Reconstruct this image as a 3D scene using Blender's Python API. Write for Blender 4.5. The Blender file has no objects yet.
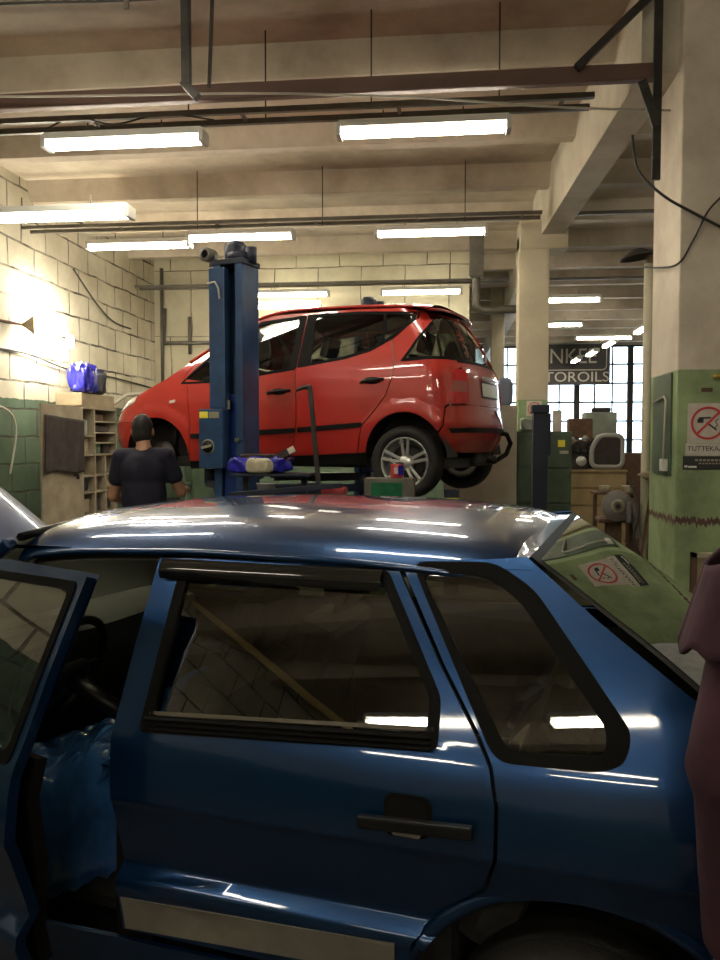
import bpy, bmesh, random
from math import *
from mathutils import Vector, Matrix, Euler
random.seed(7)
COL = bpy.context.scene.collection
scene = bpy.context.scene
# ------------------------------------------------------------------ helpers
def lerp(P, v):
    if v <= P[0][0]: return P[0][1]
    for (a, b), (c, d) in zip(P, P[1:]):
        if v <= c: return b + (d - b) * (v - a) / (c - a)
    return P[-1][1]
def soft(P, v, w=.02):
    return sum(lerp(P, v + w * k) for k in (-1, -.6, -.2, .2, .6, 1)) / 6
def tag(o, label=None, cat=None, group=None, kind=None):
    if label: o['label'] = label
    if cat: o['category'] = cat
    if group: o['group'] = group
    if kind: o['kind'] = kind
    return o
def empty(name, loc=(0, 0, 0), rz=0, parent=None):
    o = bpy.data.objects.new(name, None); COL.objects.link(o)
    o.empty_display_size = .1
    o.location = loc; o.rotation_euler = (0, 0, rz)
    if parent: o.parent = parent
    return o
def thing(name, label, cat, loc=(0, 0, 0), rz=0, group=None):
    return tag(empty(name, loc, rz), label, cat, group)
def link(name, me, mat, parent=None, loc=None, rot=None):
    o = bpy.data.objects.new(name, me); COL.objects.link(o)
    if mat and not me.materials: me.materials.append(mat)
    if parent: o.parent = parent
    if loc: o.location = loc
    if rot: o.rotation_euler = rot
    return o
class MB:
    def __init__(s): s.bm = bmesh.new()
    def _f(s, vs, smooth=False):
        try:
            f = s.bm.faces.new(vs); f.smooth = smooth; return f
        except ValueError: return None
    def box(s, x0, x1, y0, y1, z0, z1, M=None, bev=0):
        b = bmesh.new()
        v = [b.verts.new(p) for p in [(x0,y0,z0),(x1,y0,z0),(x1,y1,z0),(x0,y1,z0),(x0,y0,z1),(x1,y0,z1),(x1,y1,z1),(x0,y1,z1)]]
        for q in [(0,3,2,1),(4,5,6,7),(0,1,5,4),(1,2,6,5),(2,3,7,6),(3,0,4,7)]: b.faces.new([v[i] for i in q])
        if bev: bmesh.ops.bevel(b, geom=b.edges[:], offset=bev, segments=2, affect='EDGES', profile=.6)
        if M: b.transform(M)
        m = bpy.data.meshes.new('t'); b.to_mesh(m); b.free(); s.bm.from_mesh(m); bpy.data.meshes.remove(m)
        return s
    def bar(s, p0, p1, w, h, up=(0, 0, 1), bev=0):
        p0, p1 = Vector(p0), Vector(p1); d = p1 - p0; L = d.length; d.normalize()
        up = Vector(up)
        if abs(d.dot(up)) > .98: up = Vector((0, 1, 0))
        sx = d.cross(up).normalized(); uz = sx.cross(d)
        M = Matrix(((sx.x, d.x, uz.x, p0.x), (sx.y, d.y, uz.y, p0.y), (sx.z, d.z, uz.z, p0.z), (0, 0, 0, 1)))
        return s.box(-w/2, w/2, 0, L, -h/2, h/2, M, bev)
    def tube(s, pts, r, n=10, cap=True):
        pts = [Vector(p) for p in pts]; rs = r if isinstance(r, (list, tuple)) else [r] * len(pts)
        rings = []; last = None
        for i, p in enumerate(pts):
            d = (pts[min(i+1, len(pts)-1)] - pts[max(i-1, 0)]).normalized()
            if last is None:
                a = d.cross(Vector((0, 0, 1)))
                if a.length < .1: a = d.cross(Vector((1, 0, 0)))
            else: a = last - d * last.dot(d)
            a.normalize(); last = a; b = d.cross(a)
            rings.append([s.bm.verts.new(p + (a * cos(2*pi*k/n) + b * sin(2*pi*k/n)) * rs[i]) for k in range(n)])
        for A, B in zip(rings, rings[1:]):
            for k in range(n): s._f([A[k], B[k], B[(k+1) % n], A[(k+1) % n]], True)
        if cap:
            s._f(rings[0]); s._f(list(reversed(rings[-1])))
        return s
    def cyl(s, p0, p1, r, n=20, r1=None): return s.tube([p0, p1], [r, r1 if r1 is not None else r], n)
    def lathe(s, prof, M=None, n=28, smooth=True):
        M = M or Matrix(); rings = []
        for (r, z) in prof:
            rings.append([s.bm.verts.new(M @ Vector((r*cos(2*pi*k/n), r*sin(2*pi*k/n), z))) for k in range(n)] if r > 1e-6 else [s.bm.verts.new(M @ Vector((0, 0, z)))])
        for A, B in zip(rings, rings[1:]):
            for k in range(n):
                j = (k+1) % n
                if len(A) == 1 and len(B) == 1: continue
                if len(A) == 1: s._f([A[0], B[k], B[j]], smooth)
                elif len(B) == 1: s._f([A[k], B[0], A[j]], smooth)
                else: s._f([A[k], B[k], B[j], A[j]], smooth)
        return s
    def grid(s, fn, nu, nv, smooth=True, flip=False):
        V = [[s.bm.verts.new(fn(i/nu, j/nv)) for j in range(nv+1)] for i in range(nu+1)]
        for i in range(nu):
            for j in range(nv):
                q = [V[i][j], V[i+1][j], V[i+1][j+1], V[i][j+1]]
                s._f(q[::-1] if flip else q, smooth)
        return s
    def prism(s, poly, d0, d1, M=None):
        """2D polygon (a,b) in local xy swept from z=d0 to d1"""
        M = M or Matrix()
        A = [s.bm.verts.new(M @ Vector((x, y, d0))) for x, y in poly]; B = [s.bm.verts.new(M @ Vector((x, y, d1))) for x, y in poly]
        s._f(A[::-1]); s._f(B); n = len(poly)
        for k in range(n): s._f([A[k], A[(k+1) % n], B[(k+1) % n], B[k]])
        return s
    def blob(s, p0, p1, r0, r1, n=14, sy=1.0):
        """tapered capsule for figures"""
        p0, p1 = Vector(p0), Vector(p1); d = p1 - p0; L = d.length
        dd = d.normalized() if L > 1e-6 else Vector((0, 0, 1))
        pts, rs = [], []
        for k in range(5):
            a = pi/2*k/4.5; pts.append(p0 - dd*r0*cos(a)); rs.append(max(r0*sin(a), .0008))
        pts.append(p0); rs.append(r0)
        if L > 1e-6: pts.append(p1); rs.append(r1)
        for k in range(4, -1, -1):
            a = pi/2*k/4.5; pts.append(p1 + dd*r1*cos(a)); rs.append(max(r1*sin(a), .0008))
        return s.tube(pts, rs, n)
    def ell(s, c, rx, ry, rz, rot=(0, 0, 0), n=20):
        M = Matrix.Translation(c) @ Euler(rot).to_matrix().to_4x4() @ Matrix.Diagonal((rx, ry, rz, 1))
        return s.lathe([(sin(pi*k/12), -cos(pi*k/12)) if 0 < k < 12 else (0, -cos(pi*k/12)) for k in range(13)], M, n)
    def mesh(s, name, fix=True):
        if fix: bmesh.ops.recalc_face_normals(s.bm, faces=s.bm.faces[:])
        m = bpy.data.meshes.new(name); s.bm.to_mesh(m); s.bm.free(); return m
    def build(s, name, mat, parent=None, fix=True, **k): return link(name, s.mesh(name, fix), mat, parent, **k)
def remeshed(mb, name, mat, parent=None, vox=.01, smooth=4, fac=.6):
    me = mb.mesh(name); o = link(name, me, mat, parent)
    r = o.modifiers.new('r', 'REMESH'); r.mode = 'VOXEL'; r.voxel_size = vox; r.use_smooth_shade = True
    if smooth:
        m = o.modifiers.new('s', 'SMOOTH'); m.factor = fac; m.iterations = smooth
    dg = bpy.context.evaluated_depsgraph_get()
    nm = bpy.data.meshes.new_from_object(o.evaluated_get(dg)); o.modifiers.clear(); o.data = nm
    nm.name = name
    if not nm.materials: nm.materials.append(mat)
    for p in nm.polygons: p.use_smooth = True
    return o
def text(name, body, size, mat, parent, M, ext=.002, align='CENTER', sx=1):
    cu = bpy.data.curves.new(name, 'FONT'); cu.body = body; cu.size = size; cu.extrude = ext; cu.align_x = align; cu.align_y = 'CENTER'; cu.resolution_u = 3
    o = bpy.data.objects.new(name, cu); COL.objects.link(o)
    dg = bpy.context.evaluated_depsgraph_get()
    me = bpy.data.meshes.new_from_object(o.evaluated_get(dg)); bpy.data.objects.remove(o)
    me.transform(M @ Matrix.Diagonal((sx, 1, 1, 1))); me.name = name
    me.materials.clear()
    return link(name, me, mat, parent)
def copy_tree(o, parent=None):
    c = o.copy(); COL.objects.link(c); c.parent = parent
    for ch in [x for x in KIDS.get(o.name, [])]: copy_tree(ch, c)
    return c
KIDS = {}
def reg():
    KIDS.clear()
    for o in bpy.data.objects:
        if o.parent: KIDS.setdefault(o.parent.name, []).append(o)
def FACE(x, y, z, rz=0):
    """matrix placing xy artwork upright: local x right, local y up, facing -Y (before rz)"""
    return Matrix.Translation((x, y, z)) @ Matrix.Rotation(rz, 4, 'Z') @ Matrix.Rotation(pi/2, 4, 'X')
# ---------------- panels: a side-view outline cut finely and laid on a curved body surface
def panel(name, outline, fmap, mat, parent, holes=(), step=.04, rim=.012, inward=(0, 1, 0), zcuts=(), flip=False, xc=None):
    bm = bmesh.new()
    def loop(P):
        v = [bm.verts.new((a, 0, b)) for a, b in P]
        return [bm.edges.new((v[i], v[(i+1) % len(v)])) for i in range(len(v))]
    E = loop(outline)
    for h in holes: E += loop(h)
    bmesh.ops.triangle_fill(bm, edges=E, use_beauty=False, use_dissolve=False, normal=(0, -1, 0))
    xs = [p[0] for p in outline]; zs = [p[1] for p in outline]
    def cut(co, no): bmesh.ops.bisect_plane(bm, geom=bm.verts[:]+bm.edges[:]+bm.faces[:], dist=1e-6, plane_co=co, plane_no=no)
    x = min(xs) + step*.5
    while x < max(xs):
        st = step if not xc or x < xc else step*.35
        cut((x, 0, 0), (1, 0, 0)); x += st
    z = min(zs) + step*.5
    while z < max(zs): cut((0, 0, z), (0, 0, 1)); z += step
    for z in zcuts: cut((0, 0, z), (0, 0, 1))
    bm.normal_update()
    for f in bm.faces:
        if f.normal.y > 0: f.normal_flip()
    flat = {v: (v.co.x, v.co.z) for v in bm.verts}
    nrm = {}
    e = .004
    for v, (a, b) in flat.items():
        p = Vector(fmap(a, b)); pa = Vector(fmap(a+e, b)) - Vector(fmap(a-e, b)); pb = Vector(fmap(a, b+e)) - Vector(fmap(a, b-e))
        n = pa.cross(pb)
        nrm[v] = n.normalized() if n.length > 1e-9 else Vector((0, -1, 0)); v.co = p
    for f in bm.faces: f.smooth = True
    bm.normal_update()
    s = sum(f.normal.dot(nrm[f.verts[0]]) for f in list(bm.faces)[:200])
    if s < 0: 
        for v in nrm: nrm[v] = -nrm[v]
    if flip:
        bmesh.ops.reverse_faces(bm, faces=bm.faces[:])
        for v in nrm: nrm[v] = -nrm[v]
    main = set(bm.faces)
    if rim:
        be = [ed for ed in bm.edges if ed.is_boundary]
        inw = Vector(inward)
        new = {}
        for ed in be:
            for v in ed.verts:
                if v not in new: new[v] = bm.verts.new(v.co - nrm[v]*rim*.7 + inw*rim*.3)
        for ed in be:
            lp = ed.link_loops[0]; a, b = lp.vert, lp.link_loop_next.vert
            try: f = bm.faces.new((b, a, new[a], new[b])); f.smooth = False
            except ValueError: pass
    bm.normal_update(); bm.verts.ensure_lookup_table(); bm.faces.ensure_lookup_table()
    cn = []
    for f in bm.faces:
        for l in f.loops:
            cn.append(nrm[l.vert][:] if f in main else f.normal[:])
    me = bpy.data.meshes.new(name); bm.to_mesh(me); bm.free()
    me.normals_split_custom_set(cn)
    return link(name, me, mat, parent)
def arc(cx, cz, r, a0, a1, n=10, ry=None):
    ry = ry or r
    return [(cx + r*cos(radians(a0 + (a1-a0)*k/n)), cz + ry*sin(radians(a0 + (a1-a0)*k/n))) for k in range(n+1)]
def rounded(P, r=.02, n=4):
    out = []
    m = len(P)
    for i in range(m):
        a, b, c = Vector(P[i-1]), Vector(P[i]), Vector(P[(i+1) % m])
        u, v = (a-b), (c-b); q = min(r, u.length*.4, v.length*.4)
        s, e = b + u.normalized()*q, b + v.normalized()*q
        for k in range(n+1):
            t = k/n; p = s*(1-t)**2 + b*2*t*(1-t) + e*t*t; out.append((p.x, p.y))
    return out
# ------------------------------------------------------------------ materials
def nodes(name):
    m = bpy.data.materials.new(name); m.use_nodes = True
    nt = m.node_tree; b = nt.nodes['Principled BSDF']; return m, nt, b
def mat(name, col, rough=.5, metal=0, coat=0, noise=0, nscale=6, col2=None, bump=0, bscale=60, spec=None, emis=None, es=0, coords='Object', detail=4, rvar=0):
    m, nt, b = nodes(name)
    b.inputs['Base Color'].default_value = (*col, 1); b.inputs['Roughness'].default_value = rough; b.inputs['Metallic'].default_value = metal
    b.inputs['Coat Weight'].default_value = coat; b.inputs['Coat Roughness'].default_value = .03
    if spec is not None: b.inputs['Specular IOR Level'].default_value = spec
    if emis: b.inputs['Emission Color'].default_value = (*emis, 1); b.inputs['Emission Strength'].default_value = es
    N = nt.nodes.new; L = nt.links.new
    if noise or bump or col2:
        tc = N('ShaderNodeTexCoord')
    if noise or col2:
        nz = N('ShaderNodeTexNoise'); nz.inputs['Scale'].default_value = nscale; nz.inputs['Detail'].default_value = detail; nz.inputs['Roughness'].default_value = .6
        L(tc.outputs[coords], nz.inputs['Vector'])
        r = N('ShaderNodeValToRGB'); r.color_ramp.elements[0].position = .35; r.color_ramp.elements[1].position = .68
        c2 = col2 or tuple(c*(1-noise) for c in col)
        r.color_ramp.elements[0].color = (*c2, 1); r.color_ramp.elements[1].color = (*col, 1)
        L(nz.outputs['Fac'], r.inputs['Fac']); L(r.outputs['Color'], b.inputs['Base Color'])
        if rvar:
            mr = N('ShaderNodeMapRange'); mr.inputs['To Min'].default_value = max(rough-rvar, .02); mr.inputs['To Max'].default_value = min(rough+rvar, 1)
            L(nz.outputs['Fac'], mr.inputs['Value']); L(mr.outputs['Result'], b.inputs['Roughness'])
    if bump:
        bz = N('ShaderNodeTexNoise'); bz.inputs['Scale'].default_value = bscale; bz.inputs['Detail'].default_value = 3
        L(tc.outputs[coords], bz.inputs['Vector'])
        bp = N('ShaderNodeBump'); bp.inputs['Strength'].default_value = bump; bp.inputs['Distance'].default_value = .01
        L(bz.outputs['Fac'], bp.inputs['Height']); L(bp.outputs['Normal'], b.inputs['Normal'])
    return m
def glass(name, tint, refl=1.0, rough=.0):
    m = bpy.data.materials.new(name); m.use_nodes = True; nt = m.node_tree; nt.nodes.clear(); N = nt.nodes.new; L = nt.links.new
    o = N('ShaderNodeOutputMaterial'); mx = N('ShaderNodeMixShader'); t = N('ShaderNodeBsdfTransparent'); g = N('ShaderNodeBsdfGlossy'); f = N('ShaderNodeFresnel')
    t.inputs['Color'].default_value = (*tint, 1); g.inputs['Roughness'].default_value = rough; g.inputs['Color'].default_value = (1, 1, 1, 1)
    f.inputs['IOR'].default_value = 1.5
    mm = N('ShaderNodeMath'); mm.operation = 'MULTIPLY'; mm.inputs[1].default_value = refl; mm.use_clamp = True
    L(f.outputs['Fac'], mm.inputs[0]); L(mm.outputs[0], mx.inputs['Fac']); L(t.outputs['BSDF'], mx.inputs[1]); L(g.outputs['BSDF'], mx.inputs[2]); L(mx.outputs['Shader'], o.inputs['Surface'])
    return m
def block_wall(name, c1, c2, mortar, dado, dtop, plane='YZ', bw=.62, bh=.335, msize=.016):
    """painted block masonry, whitewash above a green oil-paint dado (a real paint line at a fixed height)"""
    m, nt, b = nodes(name); N = nt.nodes.new; L = nt.links.new
    g = N('ShaderNodeNewGeometry'); sp = N('ShaderNodeSeparateXYZ'); L(g.outputs['Position'], sp.inputs[0])
    cb = N('ShaderNodeCombineXYZ')
    L(sp.outputs['Y' if plane == 'YZ' else 'X'], cb.inputs['X']); L(sp.outputs['Z'], cb.inputs['Y'])
    nd = N('ShaderNodeTexNoise'); nd.inputs['Scale'].default_value = 1.7; nd.inputs['Detail'].default_value = 3; L(g.outputs['Position'], nd.inputs['Vector'])
    ad = N('ShaderNodeVectorMath'); ad.operation = 'MULTIPLY_ADD'; ad.inputs[1].default_value = (.07, .07, .07)
    L(nd.outputs['Color'], ad.inputs[0]); L(cb.outputs[0], ad.inputs[2])
    br = N('ShaderNodeTexBrick'); br.inputs['Scale'].default_value = 1; br.inputs['Brick Width'].default_value = bw; br.inputs['Row Height'].default_value = bh
    br.inputs['Mortar Size'].default_value = msize; br.inputs['Mortar Smooth'].default_value = .35
    L(ad.outputs[0], br.inputs['Vector'])
    n1 = N('ShaderNodeTexNoise'); n1.inputs['Scale'].default_value = 1.6; n1.inputs['Detail'].default_value = 8; n1.inputs['Roughness'].default_value = .65; L(g.outputs['Position'], n1.inputs['Vector'])
    r1 = N('ShaderNodeValToRGB'); r1.color_ramp.elements[0].position = .33; r1.color_ramp.elements[1].position = .62; r1.color_ramp.elements[0].color = (*c2, 1); r1.color_ramp.elements[1].color = (*c1, 1); L(n1.outputs['Fac'], r1.inputs['Fac'])
    r2 = N('ShaderNodeValToRGB'); r2.color_ramp.elements[0].position = .35; r2.color_ramp.elements[1].position = .7
    r2.color_ramp.elements[0].color = (*[c*.55 for c in dado], 1); r2.color_ramp.elements[1].color = (*dado, 1); L(n1.outputs['Fac'], r2.inputs['Fac'])
    # ragged paint line
    n3 = N('ShaderNodeTexNoise'); n3.inputs['Scale'].default_value = 6; L(g.outputs['Position'], n3.inputs['Vector'])
    mz = N('ShaderNodeMath'); mz.operation = 'MULTIPLY_ADD'; mz.inputs[1].default_value = .05; L(n3.outputs['Fac'], mz.inputs[0]); L(sp.outputs['Z'], mz.inputs[2])
    gt = N('ShaderNodeMath'); gt.operation = 'GREATER_THAN'; gt.inputs[1].default_value = dtop + .025; L(mz.outputs[0], gt.inputs[0])
    mx = N('ShaderNodeMix'); mx.data_type = 'RGBA'; L(gt.outputs[0], mx.inputs['Factor']); L(r2.outputs['Color'], mx.inputs['A']); L(r1.outputs['Color'], mx.inputs['B'])
    # mortar gaps: broken up by noise
    n4 = N('ShaderNodeTexNoise'); n4.inputs['Scale'].default_value = 2.2; n4.inputs['Detail'].default_value = 5; L(g.outputs['Position'], n4.inputs['Vector'])
    r4 = N('ShaderNodeMapRange'); r4.inputs['From Min'].default_value = .36; r4.inputs['From Max'].default_value = .6; r4.inputs['To Min'].default_value = .25; L(n4.outputs['Fac'], r4.inputs['Value'])
    mf = N('ShaderNodeMath'); mf.operation = 'MULTIPLY'; L(br.outputs['Fac'], mf.inputs[0]); L(r4.outputs['Result'], mf.inputs[1])
    m2 = N('ShaderNodeMix'); m2.data_type = 'RGBA'; m2.inputs['B'].default_value = (*mortar, 1); L(mf.outputs[0], m2.inputs['Factor']); L(mx.outputs['Result'], m2.inputs['A'])
    L(m2.outputs['Result'], b.inputs['Base Color']); b.inputs['Roughness'].default_value = .8
    iv = N('ShaderNodeMath'); iv.operation = 'SUBTRACT'; iv.inputs[0].default_value = 1; L(br.outputs['Fac'], iv.inputs[1])
    bp = N('ShaderNodeBump'); bp.inputs['Strength'].default_value = .8; bp.inputs['Distance'].default_value = .015; L(iv.outputs[0], bp.inputs['Height']); L(bp.outputs['Normal'], b.inputs['Normal'])
    return m
def plaster(name, c1, c2, dado=None, dtop=0, scale=1.5, streak=1):
    m, nt, b = nodes(name); N = nt.nodes.new; L = nt.links.new
    g = N('ShaderNodeNewGeometry')
    mp = N('ShaderNodeMapping'); mp.inputs['Scale'].default_value = (1, 1, streak); L(g.outputs['Position'], mp.inputs['Vector'])
    n1 = N('ShaderNodeTexNoise'); n1.inputs['Scale'].default_value = scale; n1.inputs['Detail'].default_value = 9; n1.inputs['Roughness'].default_value = .65; L(mp.outputs[0], n1.inputs['Vector'])
    r1 = N('ShaderNodeValToRGB'); r1.color_ramp.elements[0].position = .35; r1.color_ramp.elements[1].position = .62; r1.color_ramp.elements[0].color = (*c2, 1); r1.color_ramp.elements[1].color = (*c1, 1); L(n1.outputs['Fac'], r1.inputs['Fac'])
    out = r1.outputs['Color']
    if dado:
        sp = N('ShaderNodeSeparateXYZ'); L(g.outputs['Position'], sp.inputs[0])
        r2 = N('ShaderNodeValToRGB'); r2.color_ramp.elements[0].position = .3; r2.color_ramp.elements[1].position = .6
        r2.color_ramp.elements[0].color = (*[c*.5 for c in dado], 1); r2.color_ramp.elements[1].color = (*dado, 1); L(n1.outputs['Fac'], r2.inputs['Fac'])
        gt = N('ShaderNodeMath'); gt.operation = 'GREATER_THAN'; gt.inputs[1].default_value = dtop; L(sp.outputs['Z'], gt.inputs[0])
        mx = N('ShaderNodeMix'); mx.data_type = 'RGBA'; L(gt.outputs[0], mx.inputs['Factor']); L(r2.outputs['Color'], mx.inputs['A']); L(out, mx.inputs['B']); out = mx.outputs['Result']
        # drip band of old brown paint
        mp2 = N('ShaderNodeMapping'); mp2.inputs['Scale'].default_value = (60, 60, 3); L(g.outputs['Position'], mp2.inputs['Vector'])
        n5 = N('ShaderNodeTexNoise'); n5.inputs['Scale'].default_value = 1; L(mp2.outputs[0], n5.inputs['Vector'])
        wz = N('ShaderNodeMath'); wz.operation = 'MULTIPLY_ADD'; wz.inputs[1].default_value = .12; L(n5.outputs['Fac'], wz.inputs[0]); L(sp.outputs['Z'], wz.inputs[2])
        a = N('ShaderNodeMath'); a.operation = 'COMPARE'; a.inputs[1].default_value = 1.10; a.inputs[2].default_value = .022; L(wz.outputs[0], a.inputs[0])
        m3 = N('ShaderNodeMix'); m3.data_type = 'RGBA'; m3.inputs['B'].default_value = (.12, .06, .05, 1); L(a.outputs[0], m3.inputs['Factor']); L(out, m3.inputs['A']); out = m3.outputs['Result']
    L(out, b.inputs['Base Color']); b.inputs['Roughness'].default_value = .75
    bz = N('ShaderNodeTexNoise'); bz.inputs['Scale'].default_value = 14; bz.inputs['Detail'].default_value = 5; L(g.outputs['Position'], bz.inputs['Vector'])
    bp = N('ShaderNodeBump'); bp.inputs['Strength'].default_value = .35; bp.inputs['Distance'].default_value = .01; L(bz.outputs['Fac'], bp.inputs['Height']); L(bp.outputs['Normal'], b.inputs['Normal'])
    return m
M = {}
M['ceil'] = plaster('ceiling_concrete', (.56, .49, .38), (.33, .27, .20), scale=.8)
M['beam'] = plaster('beam_whitewash', (.62, .57, .46), (.46, .41, .32), scale=1.6)
M['wallL'] = block_wall('whitewashed_blocks', (.70, .66, .52), (.52, .47, .36), (.06, .05, .035), (.13, .20, .13), 2.1)
M['wallB'] = block_wall('back_wall_panels', (.62, .58, .42), (.47, .43, .30), (.10, .09, .06), (.13, .20, .13), 2.1, 'XZ', .75, 1.15, .01)
M['wallR'] = plaster('plain_wall', (.5, .48, .4), (.36, .33, .27), (.14, .21, .14), 2.1)
M['pillar'] = plaster('pillar_plaster', (.76, .68, .56), (.58, .50, .40), (.36, .47, .24), 2.08, 2.2)
M['column'] = plaster('column_plaster', (.56, .50, .36), (.46, .40, .28), (.30, .42, .21), 2.1)
M['floor'] = plaster('floor_concrete', (.10, .085, .065), (.05, .04, .03), scale=1.1)
M['blue'] = mat('blue_metallic_paint', (.006, .042, .135), .28, .72, 1.0)
M['blue'].node_tree.nodes['Principled BSDF'].inputs['Coat Roughness'].default_value = .04
M['red'] = mat('red_paint', (.43, .022, .014), .35, 0, 1.0)
M['rubber'] = mat('black_rubber', (.008, .008, .008), .5, spec=.12)
M['blacktrim'] = mat('black_plastic_trim', (.012, .012, .012), .32, spec=.25)
M['seal'] = mat('window_seal', (.008, .0075, .007), .5, spec=.06)
M['cgrey'] = mat('sill_grey_strip', (.22, .20, .165), .55, 0, 0, .3, 9)
M['glassB'] = glass('blue_car_glass', (.42, .45, .36), 2.8)
M['glassH'] = glass('hatch_glass', (.35, .38, .32), 1.6)
M['glassR'] = glass('red_car_glass', (.30, .32, .30), 1.3)
M['wpane'] = glass('window_pane', (.92, .95, .97), 1.0)
M['interior'] = mat('dark_interior', (.012, .011, .010), .9, 0, 0, .3, 8, spec=.05)
M['seat'] = mat('seat_fabric', (.06, .055, .05), .9, 0, 0, .4, 30)
M['dash'] = mat('dash_plastic', (.05, .048, .042), .5, 0, 0, .2, 5)
M['bluepl'] = mat('blue_plastic_film', (.05, .17, .50), .22, 0, .6, .5, 7, bump=.9, bscale=13)
M['chrome'] = mat('chrome', (.7, .7, .7), .12, 1)
M['alloy'] = mat('alloy_silver', (.62, .62, .60), .3, .7)
M['tyre'] = mat('tyre_rubber', (.02, .018, .016), .75, 0, 0, .4, 20, bump=.3, bscale=50)
M['under'] = mat('underbody', (.025, .022, .02), .8, 0, 0, .4, 10)
M['lampred'] = mat('tail_lamp_red', (.6, .02, .03), .12, 0, 1, emis=None)
M['lampclr'] = mat('tail_lamp_clear', (.42, .10, .10), .12, 0, 1)
M['headlamp'] = mat('headlamp_glass', (.75, .75, .72), .08, .3, 1)
M['plate'] = mat('number_plate', (.7, .7, .66), .4)
M['lift'] = mat('lift_blue_paint', (.03, .085, .21), .42, .1, .2, .45, 5, rvar=.1)
M['lift2'] = mat('lift_deep_blue_paint', (.012, .04, .2), .35, .1, .3, .35, 4)
M['liftdark'] = mat('dark_navy_paint', (.01, .016, .04), .5, 0, 0, .3, 6)
M['steel'] = mat('dark_steel', (.06, .055, .05), .5, .6, 0, .4, 12)
M['brown'] = mat('brown_beam_paint', (.15, .085, .065), .6, 0, 0, .25, 3)
M['rail'] = mat('grey_conduit', (.17, .155, .13), .5, .4, 0, .3, 6)
M['lampbody'] = mat('lamp_housing', (.6, .6, .55), .5)
M['cable'] = mat('cable_black', (.03, .028, .025), .6)
M['cablew'] = mat('cable_white', (.5, .47, .4), .6)
M['wood'] = mat('wood', (.42, .30, .15), .7, 0, 0, .35, 4, bump=.2)
M['woodp'] = mat('painted_board', (.36, .31, .22), .7, 0, 0, .35, 5)
M['cream'] = mat('cream_pipe', (.62, .58, .44), .5, 0, 0, .2, 4)
M['beigemetal'] = mat('beige_locker', (.42, .39, .31), .5, 0, 0, .15, 3)
M['greenm'] = mat('green_metal', (.09, .14, .09), .5, 0, 0, .4, 4)
M['greyg'] = mat('grey_green_box', (.30, .34, .28), .6, 0, 0, .3, 6)
M['greybox'] = mat('grey_box', (.16, .15, .12), .6, 0, 0, .4, 12)
M['emerald'] = mat('emerald_glass', (.01, .16, .06), .25, 0, .5, .5, 8)
M['cloth'] = mat('dark_cloth', (.05, .038, .036), .95, 0, 0, .4, 9)
M['navy'] = mat('navy_tshirt', (.012, .012, .028), .9, 0, 0, .3, 8)
M['trouser'] = mat('dark_trousers', (.015, .016, .022), .9, 0, 0, .3, 8)
M['maroon'] = mat('maroon_cotton', (.065, .020, .036), .9, 0, 0, .5, 5, bump=1.0, bscale=9)
M['skin'] = mat('skin', (.42, .22, .13), .55, 0, 0, .15, 8)
M['hair'] = mat('dark_hair', (.014, .010, .008), .7, 0, 0, .4, 40, bump=.5, bscale=120)
M['white'] = mat('white_plastic', (.72, .71, .66), .45)
M['paper'] = mat('white_paper', (.68, .62, .55), .7, 0, 0, .18, 20)
M['redprint'] = mat('red_print', (.62, .06, .05), .6)
M['blackprint'] = mat('black_print', (.03, .03, .03), .6)
M['yellow'] = mat('yellow_sticker', (1, .85, .08), .5)
M['sticker'] = mat('pale_sticker', (.4, .37, .26), .6, 0, 0, .3, 60)
M['bluebag'] = mat('blue_bag_plastic', (.03, .03, .5), .25, 0, .5, .6, 6, bump=.5, bscale=14)
M['cardboard'] = mat('cardboard', (.36, .29, .19), .8, 0, 0, .25, 6)
M['beigebag'] = mat('beige_rag', (.55, .50, .36), .85, 0, 0, .3, 14)
M['canred'] = mat('can_red', (.5, .05, .05), .3, .2, .3)
M['banner'] = mat('banner_charcoal', (.045, .04, .042), .6)
M['bannerline'] = mat('banner_pale', (.5, .46, .38), .6)
M['tan'] = mat('tan_belt', (.42, .26, .12), .7)
M['brass'] = mat('brass', (.75, .55, .15), .3, 1)
M['rust'] = mat('rusty_metal', (.16, .09, .055), .8, .2, 0, .4, 14)
M['grind'] = mat('abrasive_stone', (.22, .20, .19), .9, 0, 0, .2, 60)
M['orange'] = mat('orange_amber', (.8, .25, .03), .3)
M['stripe'] = mat('grey_dash', (.3, .3, .28), .6)
M['tube'] = mat('lit_tube', (1, 1, 1), .5, emis=(1, .91, .74), es=22)
M['bulb'] = mat('lit_floodlight', (1, 1, 1), .5, emis=(1, .93, .75), es=95)
EXPO = 1.05
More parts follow.
